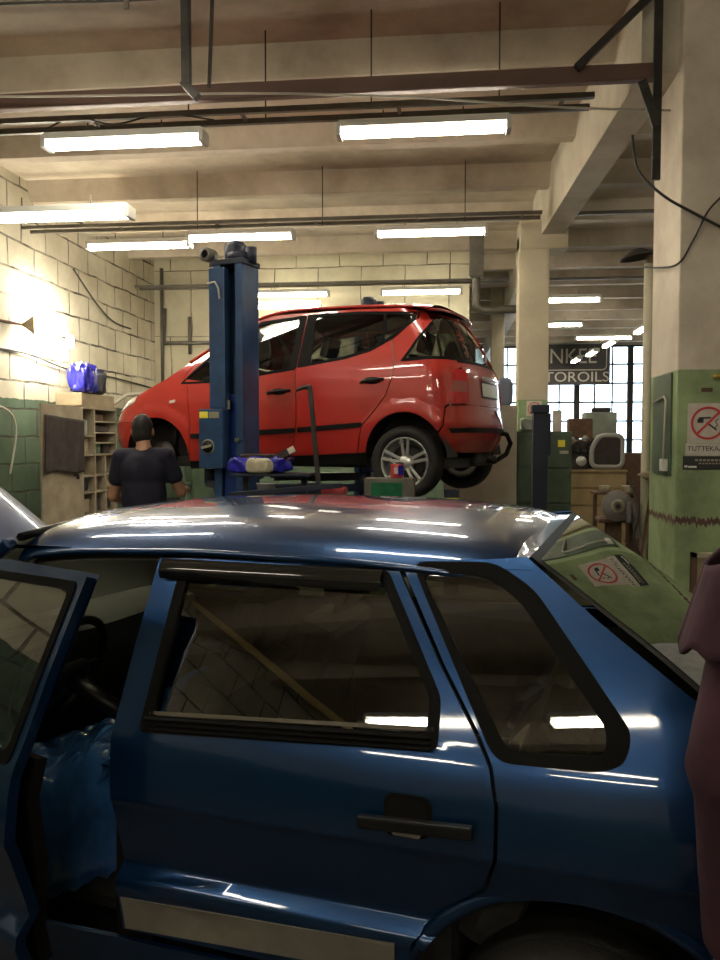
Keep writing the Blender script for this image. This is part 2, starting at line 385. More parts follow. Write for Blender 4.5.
# ------------------------------------------------------------------ cars: shared helpers
def wheel(parent, x, y, z, side, R, W, rim_r, spoke_kind, name='wheel'):
    """side=-1: outer face towards -y"""
    w = empty(name, (x, y, z), 0, parent)
    MX = Matrix.Rotation(pi/2, 4, 'X') if side < 0 else Matrix.Rotation(-pi/2, 4, 'X')   # local z -> outward
    h = W/2
    t = MB(); prof = [(rim_r, -h*.8), (rim_r*1.02, -h), (R*.9, -h*1.02), (R*.97, -h*.85), (R, -h*.6), (R, h*.6), (R*.97, h*.85), (R*.9, h*1.02), (rim_r*1.03, h), (rim_r, h*.8)]
    t.lathe(prof, MX, 40)
    for k in range(3): t.lathe([(R*1.004, -h*.4+k*h*.4-.004), (R*1.004, -h*.4+k*h*.4+.004)], MX, 40)
    t.build('tyre', M['tyre'], w)
    r = MB()
    r.lathe([(rim_r, h*.8), (rim_r*.985, h*.86), (rim_r*.93, h*.8), (rim_r*.9, h*.3), (rim_r*.88, -h*.7), (rim_r*.6, -h*.7)], MX, 36)
    if spoke_kind == 'twin':
        for k in range(5):
            for d in (-.16, .16):
                a = 2*pi*k/5 + .3
                p0 = Vector((cos(a+d*1.7)*rim_r*.24, sin(a+d*1.7)*rim_r*.24, h*.55)); p1 = Vector((cos(a+d)*rim_r*.93, sin(a+d)*rim_r*.93, h*.75))
                r.bar(MX @ p0, MX @ p1, rim_r*.12, .02, up=MX @ Vector((0, 0, 1)) - MX.translation, bev=.003)
        r.lathe([(0, h*.72), (rim_r*.12, h*.72), (rim_r*.3, h*.6), (rim_r*.32, h*.3)], MX, 24)
        r.build('rim', M['alloy'], w)
    else:
        r.lathe([(0, h*.5), (rim_r*.25, h*.5), (rim_r*.4, h*.25), (rim_r*.8, h*.35), (rim_r*.9, h*.3)], MX, 24)
        r.build('rim', M['blacktrim'], w)
    d = MB(); d.lathe([(0, -h*.1), (rim_r*.7, -h*.1), (rim_r*.7, -h*.2), (0, -h*.2)], MX, 24)
    d.build('brake_disc', M['steel'], w)
    return w
M['belt'] = mat('belt_sheen_olive', (.11, .095, .06), .5)  # colour standing in for the beige reflection on the belt rubber
M['smoke'] = mat('smoked_acrylic', (.012,.012,.012), .06, 0, .6)
# ------------------------------------------------------------------ BLUE HATCHBACK  (local x: rearwards, y: away from camera, z up)
SPb = [(0.2,.76),(.40,.785),(.50,.795),(.528,.806),(.555,.800),(.575,.768),(.60,.772),(.742,.818),(.758,.826),(.80,.820),(.86,.809),(.90,.797),(.93,.785),(.95,.775),(1.1,.712),(1.34,.605),(1.45,.55)]
def Sb(x, z):
    s = soft(SPb, z, .006)
    t = (x-3.62)/.38
    if t > 0: s *= max(1-min(t,1)**2.3, 0)**(1/2.3)
    t = (.55-x)/.53
    if t > 0: s *= max(1-min(t,1)**2.5, 0)**(1/2.5)
    if x > 3.2: s -= .02*((x-3.2)/.6)**2
    return s
bn = lambda x, z: (x, -Sb(x, z), z)
bf = lambda x, z: (x, Sb(x, z), z)
car = thing('hatchback_car', 'dark blue five-door hatchback in the foreground with its front door open and bonnet raised', 'car', (-2.754, 3.097, 0), radians(-12.5))
INW = (0, 1, 0); INF = (0, -1, 0)
def both(name, outline, mt, **k):
    a = panel(name, outline, bn, mt, car, inward=INW, **k); b = panel(name, outline, bf, mt, car, inward=INF, **k); return a, b
DRr = [(2.832,1.312),(2.957,1.112),(3.045,.985),(3.078,.93),(3.094,.86),(3.095,.76),(3.07,.685),(2.99,.615),(2.92,.54),(2.90,.42)]
rear_door = [(2.205,1.300),(2.19,1.10),(2.178,.89),(2.192,.76),(2.187,.55),(2.195,.42)]
ro = rear_door + DRr[::-1]
rhole = rounded([(2.285,1.284),(2.262,.925),(2.957,.965),(2.955,1.05),(2.805,1.292)], .02)
rd = []
for fm, iw in ((bn, INW), (bf, INF)):
    d = panel('rear_door', ro, fm, M['blue'], car, holes=[rhole], inward=iw, rim=.02, zcuts=(.55,.75,.765,.528,.575), step=.03)
    rd.append(d)
    sgn = -1 if fm is bn else 1
    off = lambda k: (lambda x, z: (x, sgn*(Sb(x, z)+k), z))
    ins = rounded([(2.298,1.276),(2.277,.950),(2.942,.978),(2.942,1.047),(2.798,1.284)], .02)
    panel('window_seal', rounded([(2.272,1.296),(2.250,.912),(2.968,.948),(2.966,1.052),(2.812,1.304)], .02), off(.004), M['seal'], d, holes=[ins], inward=iw, rim=.01)
    panel('window_glass', ins, off(-.006), M['glassB'], d, inward=iw, rim=0)
    # ribbed belt rubber
    b = MB()
    for k in range(3):
        z0 = .915+k*.011
        b.grid(lambda u, v: (2.262+u*.695, sgn*(Sb(2.26, .93)+.006+.006*sin(pi*v)-k*.003), z0+u*.036+v*.010), 14, 4)
    b.build('belt_rubber', M['seal'], d)
    # beige reflection along the belt rubber, painted as a thin olive line
    panel('belt_sheen', [(2.262,.950),(2.957,.985),(2.957,.993),(2.262,.958)], off(.004), M['belt'], d, inward=iw, rim=.003)
    # handle with its recess
    hz = .822; rc = MB()
    P = rounded([(2.862,.862),(2.966,.862),(2.968,.780),(2.866,.776)], .025, 5)
    rcx, rcz = 2.915, .82
    panel('handle_recess', P, off(.0035), M['seal'], d, inward=iw, rim=.004)
    panel('recess_cup', [(rcx+(a-rcx)*.82, rcz+(c-rcz)*.82) for a, c in P], off(.005), M['rubber'], d, inward=iw, rim=0)
    panel('handle_glint', rounded([(2.882,.797),(2.950,.797),(2.945,.783),(2.888,.783)], .004), off(.012), M['chrome'], d, inward=iw, rim=.003)  # glint at the bottom of the recess, added as a chrome patch
    hb = MB(); hb.bar((2.815, sgn*.846, .808), (3.058, sgn*.848, .820), .022, .026, bev=.005); hb.build('door_handle', M['blacktrim'], d)
    # primer-grey lower strip
    panel('grey_lower_strip', [(2.198,.505),(2.205,.425),(2.88,.455),(2.885,.535)], off(.004), M['cgrey'], d, inward=iw, rim=.004)
    # wind deflector above the glass
    df = MB(); df.grid(lambda u, v: (2.225+u*.58, sgn*(Sb(2.5, 1.30-.045*v)+.006+.022*sin(pi*(.15+.75*v))), 1.302-.048*v), 20, 6)
    df.build('wind_deflector', M['smoke'], d)
    # trim inside the door
    panel('door_trim', [(2.23,.93),(2.235,.45),(2.86,.45),(2.90,.56),(3.03,.72),(3.04,.90)], off(-.07), M['interior'], d, inward=iw, rim=0, step=.2)
# quarter panel with its window, wrapped over the arch
AX, AZ, AR = 3.255, .30, .385
archp = [(AX+AR*cos(radians(t)), AZ+AR*sin(radians(t))) for t in range(160, -1, -8)]
g = .007
qo = [(2.842,1.318),(2.966,1.114),(3.054,.988),(3.086,.932),(3.102,.86),(3.103,.76),(3.078,.680),(2.998,.61),(2.93,.545)] + archp[2:] + [(3.64,.28),(3.95,.33),(3.985,.5),(3.97,.75),(3.93,.95),(3.80,.99),(3.66,.965),(3.461,1.095),(3.287,1.218),(3.128,1.342),(3.06,1.335)]
qh = rounded([(2.885,1.306),(3.045,1.310),(3.128,1.262),(3.318,1.022),(3.318,.972),(3.108,.956)], .03)
for fm, iw in ((bn, INW), (bf, INF)):
    sgn = -1 if fm is bn else 1
    off = lambda k: (lambda x, z: (x, sgn*(Sb(x, z)+k), z))
    q = panel('quarter_panel', qo, fm, M['blue'], car, holes=[qh], inward=iw, zcuts=(.75,.765), step=.03, xc=3.6)
    so = rounded([(2.868,1.322),(3.060,1.330),(3.150,1.278),(3.356,1.022),(3.342,.965),(3.290,.948),(3.090,.944)], .035)
    si = rounded([(2.893,1.298),(3.038,1.302),(3.118,1.255),(3.306,1.026),(3.306,.979),(3.115,.964)], .03)
    panel('window_seal', so, off(.008), M['seal'], q, holes=[si], inward=iw, rim=.012)
    panel('quarter_glass', si, off(.002), M['glassB'], q, inward=iw, rim=0)
    # arch lip
    lp = MB(); lp.tube([(AX+(AR+.012)*cos(radians(t)), sgn*(Sb(AX, .62)+.0), AZ+(AR+.012)*sin(radians(t))) for t in range(155, -1, -5)], .017, 8); lp.build('arch_lip', M['blue'], q)
    wl = MB(); wl.grid(lambda u, v: (AX+AR*cos(pi*u), sgn*(.79-.3*v), AZ+AR*sin(pi*u)), 24, 2); wl.build('wheel_housing', M['under'], q)
# drop lip under roof
# front wing
fa = [(.79+.37*cos(radians(t)), .30+.37*sin(radians(t))) for t in range(0, 181, 9)]
both('front_wing', [(.05,.62),(.05,.40)] + fa[::-1][2:] + [(1.20,.36),(1.205,.90),(1.0,.885),(.6,.83),(.25,.75)], M['blue'], step=.05)
both('sill', [(1.2,.38),(1.2,.20),(2.87,.20),(2.87,.40)], M['blue'], step=.08)
# roof
Zr = [(1.60,1.335),(1.75,1.362),(1.95,1.386),(2.3,1.400),(2.7,1.396),(2.9,1.385),(3.04,1.370),(3.14,1.352)]
def roof(u, v):
    hw = .628-.035*max(0, (u-.82)/.18)**2; y = hw*(2*v-1); t = abs(y)/hw
    xf = 1.64+.12*t**2.2; xr = 3.118-.012*t**3
    x = xf+(xr-xf)*u
    z = soft(Zr, x, .05)+.018 - .044*t**2 - .050*t**9
    if u > .97: z -= .010*((u-.97)/.03)**2
    if u < .06: z -= .018*((.06-u)/.06)**2
    return (x, y, z)
b = MB(); b.grid(roof, 44, 48); rf = b.build('roof', M['blue'], car)
for s in (-1, 1):
    b = MB(); b.tube([(x, s*(.628-.035*max(0, ((x-1.76)/1.346-.82)/.18)**2), roof((x-1.76)/1.346, 0)[2]-.004) for x in [1.78+k*.047 for k in range(29)]], .0085, 8)
    b.build('roof_gutter', M['blue'], rf)
    b = MB(); b.grid(lambda u, v: (1.72+u*1.42, s*(.618-.03*v), 1.315-.015*v), 20, 2); b.build('header_rail', M['interior'], car)
b = MB(); b.grid(lambda u, v: (lambda p: (p[0], p[1]*.96, p[2]-.03))(roof(.02+.96*u, v)), 10, 12, flip=True); b.build('headliner', mat('headliner', (.16,.15,.13), .9), car)
# pillars A and B
for s in (-1, 1):
    b = MB(); b.bar((1.18, s*.775, .90), (1.74, s*.622, 1.322), .05, .035, bev=.008); b.build('windscreen_pillar', M['blue'], car)
    b = MB(); b.bar((2.21, s*.735, .35), (2.205, s*.715, .92), .06, .10, up=(1,0,0)); b.bar((2.205, s*.712, .90), (2.225, s*.560, 1.305), .05, .065, up=(1,0,0), bev=.006); b.build('door_pillar', M['interior'], car)
# windscreen
def ws(u, v):
    y = (-.70+.10*u) + (1.40-.20*u)*v; t = abs(y)/.7
    return (1.16+.50*u+.12*t*t, y, .925+.415*u-.01*t*t)
b = MB(); b.grid(ws, 12, 20); b.build('windscreen', M['glassB'], car)
b = MB(); b.tube([ws(1, k/16) for k in range(17)], .012, 6); b.build('windscreen_seal', M['seal'], car)
# tailgate with its sloping glass
def hg(u, v, k=0):
    z = 1.342-.375*u; hw = Sb(3.2, z)-.012; y = hw*(2*v-1); t = abs(2*v-1)
    x = lerp([(.963,3.655),(1.09,3.468),(1.214,3.295),(1.342,3.135)], z)+.055*u*(1-t**2.2)
    bulge = .018*sin(pi*u)
    return (x+bulge*.6+k*.6, y, z+bulge*.8+k*.8)
tg = empty('tailgate', (0, 0, 0), 0, car)
b = MB(); b.grid(lambda u, v: hg(.035+.93*u, .03+.94*v, .002), 16, 24); b.build('rear_glass', M['glassH'], tg)
b = MB(); b.grid(lambda u, v: tuple(a_*(1-u)+c_*u for a_, c_ in zip(roof(.985, v), hg(.0, v, .001)))[:2]+((roof(.985, v)[2]-.004)*(1-u)+hg(.0, v, .001)[2]*u+.004*sin(pi*u),), 6, 32); b.build('tailgate_header', M['blue'], tg)
b = MB()
b.grid(lambda u, v: hg(u, .035*v, 0), 16, 3); b.grid(lambda u, v: hg(u, 1-.035*v, 0), 16, 3); b.grid(lambda u, v: hg(.04*u, v, 0), 2, 24); b.grid(lambda u, v: hg(1-.04*u, v, 0), 2, 24)
b.build('glass_seal', M['seal'], tg)
b = MB(); b.grid(lambda u, v: (3.715+.17*u-.07*abs(2*v-1)**2.2+.03*sin(pi*u), (-.75-.0*u)+(1.50+.0*u)*v, .963-.02*u-.36*u*u), 10, 20); b.build('tailgate_skin', M['blue'], tg)
b = MB(); b.grid(lambda u, v: (3.98-.22*abs(2*v-1)**3-.02*cos(pi*u), -.80+1.6*v, .30+.32*u), 6, 24); b.box(3.7, 3.95, -.78, .78, .30, .33); b.build('rear_bumper', M['blacktrim'], car)
for s in (-1, 1):
    b = MB(); b.box(3.74, 3.875, min(s*.50, s*.68), max(s*.50, s*.68), .66, .86, bev=.01); b.build('tail_lamp', M['lampred'], car)
# nose
b = MB(); b.grid(lambda u, v: (.03+.25*abs(2*v-1)**3.5, -.78+1.56*v, .30+.26*u), 4, 24); b.build('front_bumper', M['blacktrim'], car)
b = MB(); b.grid(lambda u, v: (.08+.16*abs(2*v-1)**3, -.60+1.2*v, .56+.15*u), 3, 20); b.build('radiator_grille', M['blacktrim'], car)
for s in (-1, 1):
    b = MB(); b.box(.10, .2, min(s*.40, s*.66), max(s*.40, s*.66), .57, .70, bev=.01); b.build('headlamp', M['headlamp'], car)
# engine bay and raised bonnet
b = MB(); b.box(.25, 1.1, -.62, .62, .38, .50); b.box(.4, .85, -.35, .3, .5, .78, bev=.03); b.cyl((.62,-.05,.78),(.62,-.05,.88), .14); b.box(.9,1.1,-.6,-.3,.5,.72,bev=.01); b.build('engine', M['steel'], car)
bo = empty('bonnet', (1.17, 0, .94), 0, car); bo.rotation_euler = (0, radians(40), 0)
b = MB(); b.grid(lambda u, v: (-1.0*u+.10*u*abs(2*v-1)**3, (-.70+.06*u)+(1.40-.12*u)*v, .03*sin(pi*v)-.05*u*u-.03*abs(2*v-1)**6), 14, 20); b.build('bonnet_skin', M['blue'], bo)
b = MB(); b.grid(lambda u, v: (-.95*u, -.64+1.28*v, -.035-.05*u*u), 6, 8); b.build('bonnet_frame', M['under'], bo)
b = MB(); b.cyl((.45,.5,.72),(.62,.5,1.38),.006,6); b.build('bonnet_prop', M['steel'], car)
# underside, cabin
b = MB(); b.box(.3, 3.85, -.70, .70, .20, .26); b.box(1.1, 1.16, -.70, .70, .26, .90); b.box(3.55,3.8,-.66,.66,.26,.5); b.build('floor_pan', M['under'], car)
b = MB()
b.grid(lambda u, v: (1.17+.36*u, -.70+1.4*v, .93+.03*sin(pi*u)+.05*exp(-((v-.27)/.13)**2)*u), 8, 24)
b.grid(lambda u, v: (1.53+.06*sin(pi*u)-.12*u, -.70+1.4*v, .93+.05*exp(-((v-.27)/.13)**2)-.33*u), 6, 24)
b.box(1.42,1.55,-.62,-.18,.93,1.03,bev=.03)
b.build('dashboard', M['dash'], car)
sw = empty('steering_wheel', (1.68, -.36, .88), 0, car); sw.rotation_euler = (0, radians(-66), 0)
b = MB(); b.tube([(.185*cos(2*pi*k/36), .185*sin(2*pi*k/36), 0) for k in range(37)], .014, 10, cap=False); b.build('rim', M['blacktrim'], sw)
b = MB(); b.box(-.05,.05,-.07,.07,-.05,-.01,bev=.015); b.bar((0,-.17,0),(0,.17,-.02),.04,.02,bev=.004); b.bar((0,0,-.02),(-.17,0,0),.03,.02); b.cyl((0,0,-.02),(0,0,-.3),.025); b.build('hub', M['blacktrim'], sw)
def car_seat(x, y):
    s = empty('front_seat', (x, y, .28), 0, car)
    b = MB(); b.box(-.28,.25,-.25,.25,.05,.22,bev=.05); b.build('cushion', M['seat'], s)
    Mx = Matrix.Translation((.25,0,.15)) @ Matrix.Rotation(radians(18),4,'Y')
    b = MB(); b.box(-.07,.07,-.24,.24,0,.58,Mx,bev=.05); b.build('backrest', M['seat'], s)
    b = MB(); b.box(-.04,.05,-.13,.13,.62,.80,Mx,bev=.03); b.cyl(Mx@Vector((0,-.06,.55)),Mx@Vector((0,-.06,.65)),.007,8); b.cyl(Mx@Vector((0,.06,.55)),Mx@Vector((0,.06,.65)),.007,8); b.build('headrest', M['seat'], s)
    return s
car_seat(1.90, -.37); car_seat(1.90, .37)
rs = empty('rear_bench', (2.75, 0, .30), 0, car)
b = MB(); b.box(-.25,.22,-.60,.60,.0,.20,bev=.05); b.build('cushion', M['seat'], rs)
b = MB(); b.box(-.07,.07,-.60,.60,0,.58,Matrix.Translation((.27,0,.12))@Matrix.Rotation(radians(20),4,'Y'),bev=.05); b.build('backrest', M['seat'], rs)
b = MB(); b.grid(lambda u, v: (3.18+.42*u, -.62+1.24*v, .93), 2, 2); b.build('parcel_shelf', M['interior'], car)
b = MB(); b.tube([(2.225,-.598,1.225),(2.29,-.585,1.175),(2.37,-.565,1.11),(2.50,-.56,1.02),(2.60,-.56,.95),(2.70,-.57,.895),(2.74,-.58,.84)], [.006,.007,.009,.010,.010,.009,.008], 8); b.build('seat_belt', M['tan'], car)
b = MB(); b.bar((1.60,0.02,1.335),(1.60,.02,1.29),.02,.01); b.box(1.595,1.61,-.10,.13,1.245,1.295,bev=.006); b.build('rear_view_mirror', M['blacktrim'], car)
for (x, R) in ((.79, .285), (3.255, .285)):
    for s in (-1, 1): wheel(car, x, s*.70, .285, s, R, .175, .18, 'disc')
# open front doors: built closed, near one swung out about its hinge
fo = [(1.212,.90),(1.212,.42),(2.178,.42),(2.172,.55),(2.176,.76),(2.163,.89),(2.175,1.10),(2.190,1.296),(1.80,1.300),(1.73,1.285),(1.26,.925)]
fh = rounded([(1.38,.930),(1.815,1.275),(2.160,1.278),(2.134,.920)], .02)
for near in (True, False):
    hx, hy = 1.215, -.80
    sgn = -1 if near else 1
    fd = empty('front_door', (hx, sgn*.80, 0), 0, car)
    fm = lambda x, z, k=0: (x-hx, sgn*(Sb(x, z)+k-.80), z)
    iw = INW if near else INF
    off = lambda k: (lambda x, z: (x-hx, sgn*(Sb(x, z)+k-.80), z))
    panel('door_skin', fo, off(0), M['blue'], fd, holes=[fh], inward=iw, rim=.025, zcuts=(.75,.765), step=.03)
    fi = rounded([(1.40,.945),(1.822,1.265),(2.148,1.267),(2.122,.935)], .02)
    panel('window_seal', rounded([(1.375,.925),(1.812,1.282),(2.168,1.285),(2.142,.912)], .02), off(.004), M['seal'], fd, holes=[fi], inward=iw)
    panel('window_glass', fi, off(-.006), M['glassB'], fd, inward=iw, rim=0)
    panel('door_trim', [(1.23,.91),(1.24,.45),(2.15,.45),(2.15,.91)], off(-.06), M['interior'], fd, inward=iw, rim=.03, step=.15)
    panel('inner_frame', fo[6:]+[(1.30,.90),(2.155,.90)], off(-.035), M['blue'], fd, holes=[fi], inward=iw, rim=0)
    b = MB(); b.bar((1.95-hx, sgn*.046, .812), (2.15-hx, sgn*.046, .816), .022, .026, bev=.005); b.build('door_handle', M['blacktrim'], fd)
    b = MB(); b.box(1.42-hx, 1.50-hx, min(sgn*.02, sgn*.20), max(sgn*.02, sgn*.20), .93, 1.04, bev=.02); b.build('door_mirror', M['blacktrim'], fd)
    b = MB(); b.bar((1.5-hx, -sgn*.09, .68), (1.85-hx, -sgn*.09, .74), .05, .05, bev=.015); b.build('armrest', M['interior'], fd)
    if near: fd.rotation_euler = (0, 0, radians(-16.5))
# blue plastic film thrown over the driver's seat
def film(u, v):
    x = 1.60+.50*u; y = -.66+.52*v
    z = .60+.055*sin(pi*v)+.02*sin(9*u+5*v)+.012*sin(23*v+7*u*u)+.014*abs(sin(17*u+11*v))+.010*abs(sin(31*u-19*v))+.10*max(0, u-.45)*2
    if v < .18: z -= (.18-v)*1.6
    if u < .15: z -= (.15-u)*1.2
    return (x, y, z+.03)
b = MB(); b.grid(film, 40, 40)
def film2(u, v):
    a = .1+.8*u
    return (2.00+.10*u+.05*sin(7*v), -.62+.46*v+.015*sin(19*u), .68+.20*u+.02*sin(13*v+9*u))
b.grid(film2, 24, 24)
fl = b.build('plastic_sheet', M['bluepl'])
fl.location = car.location; fl.rotation_euler = car.rotation_euler
so = fl.modifiers.new('s', 'SOLIDIFY'); so.thickness = .003
tag(fl, 'crumpled blue plastic sheet covering the driver seat inside the open door of the blue hatchback', 'plastic sheet')
# ------------------------------------------------------------------ RED MINIVAN on the lift
SR = [(0.12,.79),(.25,.83),(.36,.845),(.50,.855),(.7,.855),(.85,.842),(.95,.822),(1.0,.806),(1.45,.635),(1.6,.56)]
XR = [(.2,3.47),(.35,3.56),(.47,3.58),(.6,3.555),(.9,3.53),(1.0,3.48),(1.2,3.38),(1.38,3.26),(1.45,3.2)]
XF = [(.15,.02),(.35,-.05),(.5,-.05),(.62,.0),(.75,.12),(.9,.35)]
def Sr(x, z):
    s = soft(SR, z, .012); xr = soft(XR, z, .03); c = .30; p = 2.2
    t = (x-(xr-c))/c
    if t > 0: s *= max(1-min(t, 1)**p, 0)**(1/p)
    xf = lerp(XF, z); t = (xf+.42-x)/.42
    if t > 0: s *= max(1-min(t, 1)**2.6, 0)**(1/2.6)
    # flared arches
    for ax in (.64, 3.065):
        d = sqrt((x-ax)**2+(z-.22)**2)
        if d < .46: s += .012*max(0, 1-((d-.37)/.09)**2) if d > .28 else .012
    return s
van = thing('minivan', 'red compact minivan raised high on the blue two-post lift', 'car', (-3.034, 8.28, 1.25), radians(-17.7))
TOP = [(.30,.735),(.45,.80),(.62,.875),(.75,.935),(.95,1.055),(1.144,1.178),(1.40,1.345),(1.58,1.432),(1.75,1.480),(1.95,1.500),(2.2,1.502),(2.55,1.494),(2.9,1.478),(3.1,1.462),(3.2,1.448)]
SHO = [(x, z-.03) for x, z in TOP]       # top line of the side panels
def vp(name, outline, mt, parent=None, k=0, sides=(-1, 1), **kw):
    out = []
    for s in sides:
        out.append(panel(name, outline, (lambda x, z, s=s: (x, s*(Sr(x, z)+k), z)), mt, parent[0 if s < 0 else 1] if isinstance(parent, list) else (parent or van), inward=(0, -s, 0), **kw))
    return out
aF = [(.64+.345*cos(radians(t)), .21+.345*sin(radians(t))) for t in range(-10, 191, 8)]
aR = [(3.065+.335*cos(radians(t)), .225+.35*sin(radians(t))) for t in range(10, 176, 8)]
zt = lambda x: lerp(SHO, x)
# front wing
vp('front_wing', [(.28,.70),(.02,.62),(-.005,.55),(.13,.53),(.44,.505)]+[(.64+.345*cos(radians(t)), .21+.345*sin(radians(t))) for t in range(120, -9, -8)]+[(.985,.16),(1.012,.44),(.985,.825),(.93,.90),(1.10,zt(1.10)),(.95,zt(.95)),(.75,zt(.75)),(.45,zt(.45))], M['red'], step=.04, xc=.42)
# front door
fdo = [(.993,.825),(1.02,.44),(.993,.16),(2.036,.215),(2.092,.50),(2.092,.686),(2.076,.95),(2.098,1.445),(1.75,1.440),(1.58,1.395),(1.40,1.306),(1.10,zt(1.10)-.004),(.94,.90)]
fw = rounded([(.93,.865),(1.20,1.09),(1.50,1.295),(1.66,1.372),(2.04,1.405),(2.02,.955),(1.68,.912),(1.2,.868)], .02)
fd = vp('front_door', fdo, M['red'], holes=[fw], step=.045)
vp('window_glass', [(a, b) for a, b in fw], M['glassR'], fd, k=-.006, rim=0, step=.08)
vp('window_seal', rounded([(.905,.853),(1.19,1.105),(1.49,1.31),(1.655,1.392),(2.096,1.425),(2.078,.945),(1.68,.897),(1.2,.855)], .02), M['seal'], fd, k=.003, holes=[rounded([(.945,.870),(1.21,1.085),(1.505,1.285),(1.665,1.362),(2.035,1.395),(2.015,.962),(1.68,.92),(1.2,.875)], .02)], rim=.004, step=.06)
vp('body_moulding', rounded([(1.03,.405),(2.085,.452),(2.085,.412),(1.03,.362)], .008), M['blacktrim'], fd, k=.014, rim=.014, step=.08)
# rear door
rdo = [(2.106,1.445),(2.084,.95),(2.100,.686),(2.100,.50),(2.046,.215),(2.655,.245),(2.69,.455),(2.815,.595),(2.908,.71),(2.962,.869),(2.960,.985),(2.912,1.155),(3.03,1.262),(3.10,1.345),(3.09,1.415),(2.95,1.432),(2.55,1.444)]
rw = rounded([(2.175,1.408),(2.205,.985),(2.529,1.032),(2.743,1.09),(2.912,1.182),(3.07,1.325),(3.07,1.375),(2.6,1.405)], .02)
rdr = vp('rear_door', rdo, M['red'], holes=[rw], step=.045)
vp('window_glass', rw, M['glassR'], rdr, k=-.006, rim=0, step=.08)
vp('window_seal', rounded([(2.108,1.428),(2.088,.958),(2.529,1.016),(2.748,1.074),(2.922,1.168),(3.093,1.322),(3.093,1.392),(2.6,1.423)], .02), M['seal'], rdr, k=.003, holes=[rounded([(2.185,1.398),(2.215,.995),(2.529,1.042),(2.74,1.10),(2.905,1.192),(3.06,1.33),(3.06,1.367),(2.6,1.395)], .02)], rim=.004, step=.06)
vp('window_divider', [(2.815,1.41),(2.84,1.12),(2.862,1.135),(2.845,1.408)], M['seal'], rdr, k=.004, rim=.003)
vp('body_moulding', rounded([(2.11,.455),(2.70,.494),(2.70,.456),(2.11,.414)], .008), M['blacktrim'], rdr, k=.014, rim=.014, step=.08)
for dset, xa, xb, z in ((fd, 1.82, 2.04, .755), (rdr, 2.69, 2.89, .825)):
    for s, d in zip((-1, 1), dset):
        b = MB(); b.tube([(xa, s*(Sr(xa, z)+.004), z-.008), (xa+.03, s*(Sr(xa, z)+.028), z), (xb-.03, s*(Sr(xb, z)+.03), z+.012), (xb, s*(Sr(xb, z)+.004), z+.012)], [.012,.014,.014,.012], 8)
        b.build('door_handle', M['blacktrim'], d)
        b = MB(); b.ell(((xa+xb)/2, s*(Sr(xa, z)-.006), z-.002), .10, .010, .038); b.build('handle_cup', M['rubber'], d)
# quarter
qo = [(2.665,.245),(2.70,.455),(2.825,.59),(2.918,.71),(2.972,.869),(2.970,.985),(2.924,1.155),(3.04,1.262),(3.112,1.345),(3.10,1.432),(3.2,1.418),(3.245,1.405),(3.46,1.02),(3.47,.97),(3.435,.92),(3.40,.625),(3.385,.617),(3.38,.46)]+[p for p in aR if p[0] < 3.36]+[(2.73,.25)]
qw = [(3.045,.995),(3.12,1.115),(3.19,1.25),(3.222,1.385),(3.238,1.392),(3.36,1.21),(3.445,1.015)]
qp = vp('quarter_panel', qo, M['red'], holes=[rounded(qw, .012)], step=.04, xc=3.2)
vp('quarter_glass', rounded(qw, .01), M['glassR'], qp, k=-.002, rim=0, step=.05, xc=3.2)
qs = [(3.020,.978),(3.108,1.12),(3.178,1.25),(3.21,1.40),(3.24,1.405),(3.372,1.215),(3.462,.998)]
vp('window_seal', rounded(qs, .012), M['seal'], qp, k=.003, rim=.004, holes=[rounded([(3.062,1.006),(3.132,1.118),(3.20,1.25),(3.228,1.37),(3.236,1.372),(3.35,1.205),(3.43,1.022)], .01)], step=.05, xc=3.2)
vp('sill_cladding', [(.985,.158),(.985,.09),(2.74,.15),(2.735,.250),(2.66,.243)], M['rubber'], step=.08)
# bumpers
vp('front_bumper', [(-.01,.545),(-.045,.50),(-.045,.35),(.02,.12),(.30,.12)]+[(.64+.345*cos(radians(t)), .21+.345*sin(radians(t))) for t in range(190, 124, -8)]+[(.43,.50),(.13,.522)], M['red'], step=.03)
rb = vp('rear_bumper', [(3.35,.40),(3.375,.33),(3.395,.262),(3.45,.245),(3.49,.25),(3.545,.35),(3.565,.47),(3.555,.60),(3.535,.635),(3.405,.617),(3.392,.60),(3.388,.46)], M['red'], step=.03, xc=3.2)
vp('bumper_moulding', [(3.42,.442),(3.56,.452),(3.563,.415),(3.435,.404)], M['blacktrim'], rb, k=.012, rim=.012, step=.03, xc=3.2)
vp('tail_lamp', rounded([(3.425,.918),(3.480,.920),(3.497,.75),(3.505,.645),(3.395,.632),(3.412,.75)], .01), M['lampred'], k=.006, rim=.01, step=.03, xc=3.2)
vp('clear_lens', [(3.420,.825),(3.488,.825),(3.494,.735),(3.412,.735)], M['lampclr'], k=.009, rim=.003, step=.02, xc=3.2)
vp('headlamp', rounded([(.06,.64),(.16,.60),(.40,.70),(.42,.765),(.30,.715)], .02), M['headlamp'], k=.006, rim=.01, step=.02)
vp('side_repeater', rounded([(.80,.705),(.86,.715),(.86,.69),(.80,.68)], .008), M['headlamp'], k=.006, rim=.004, step=.03)
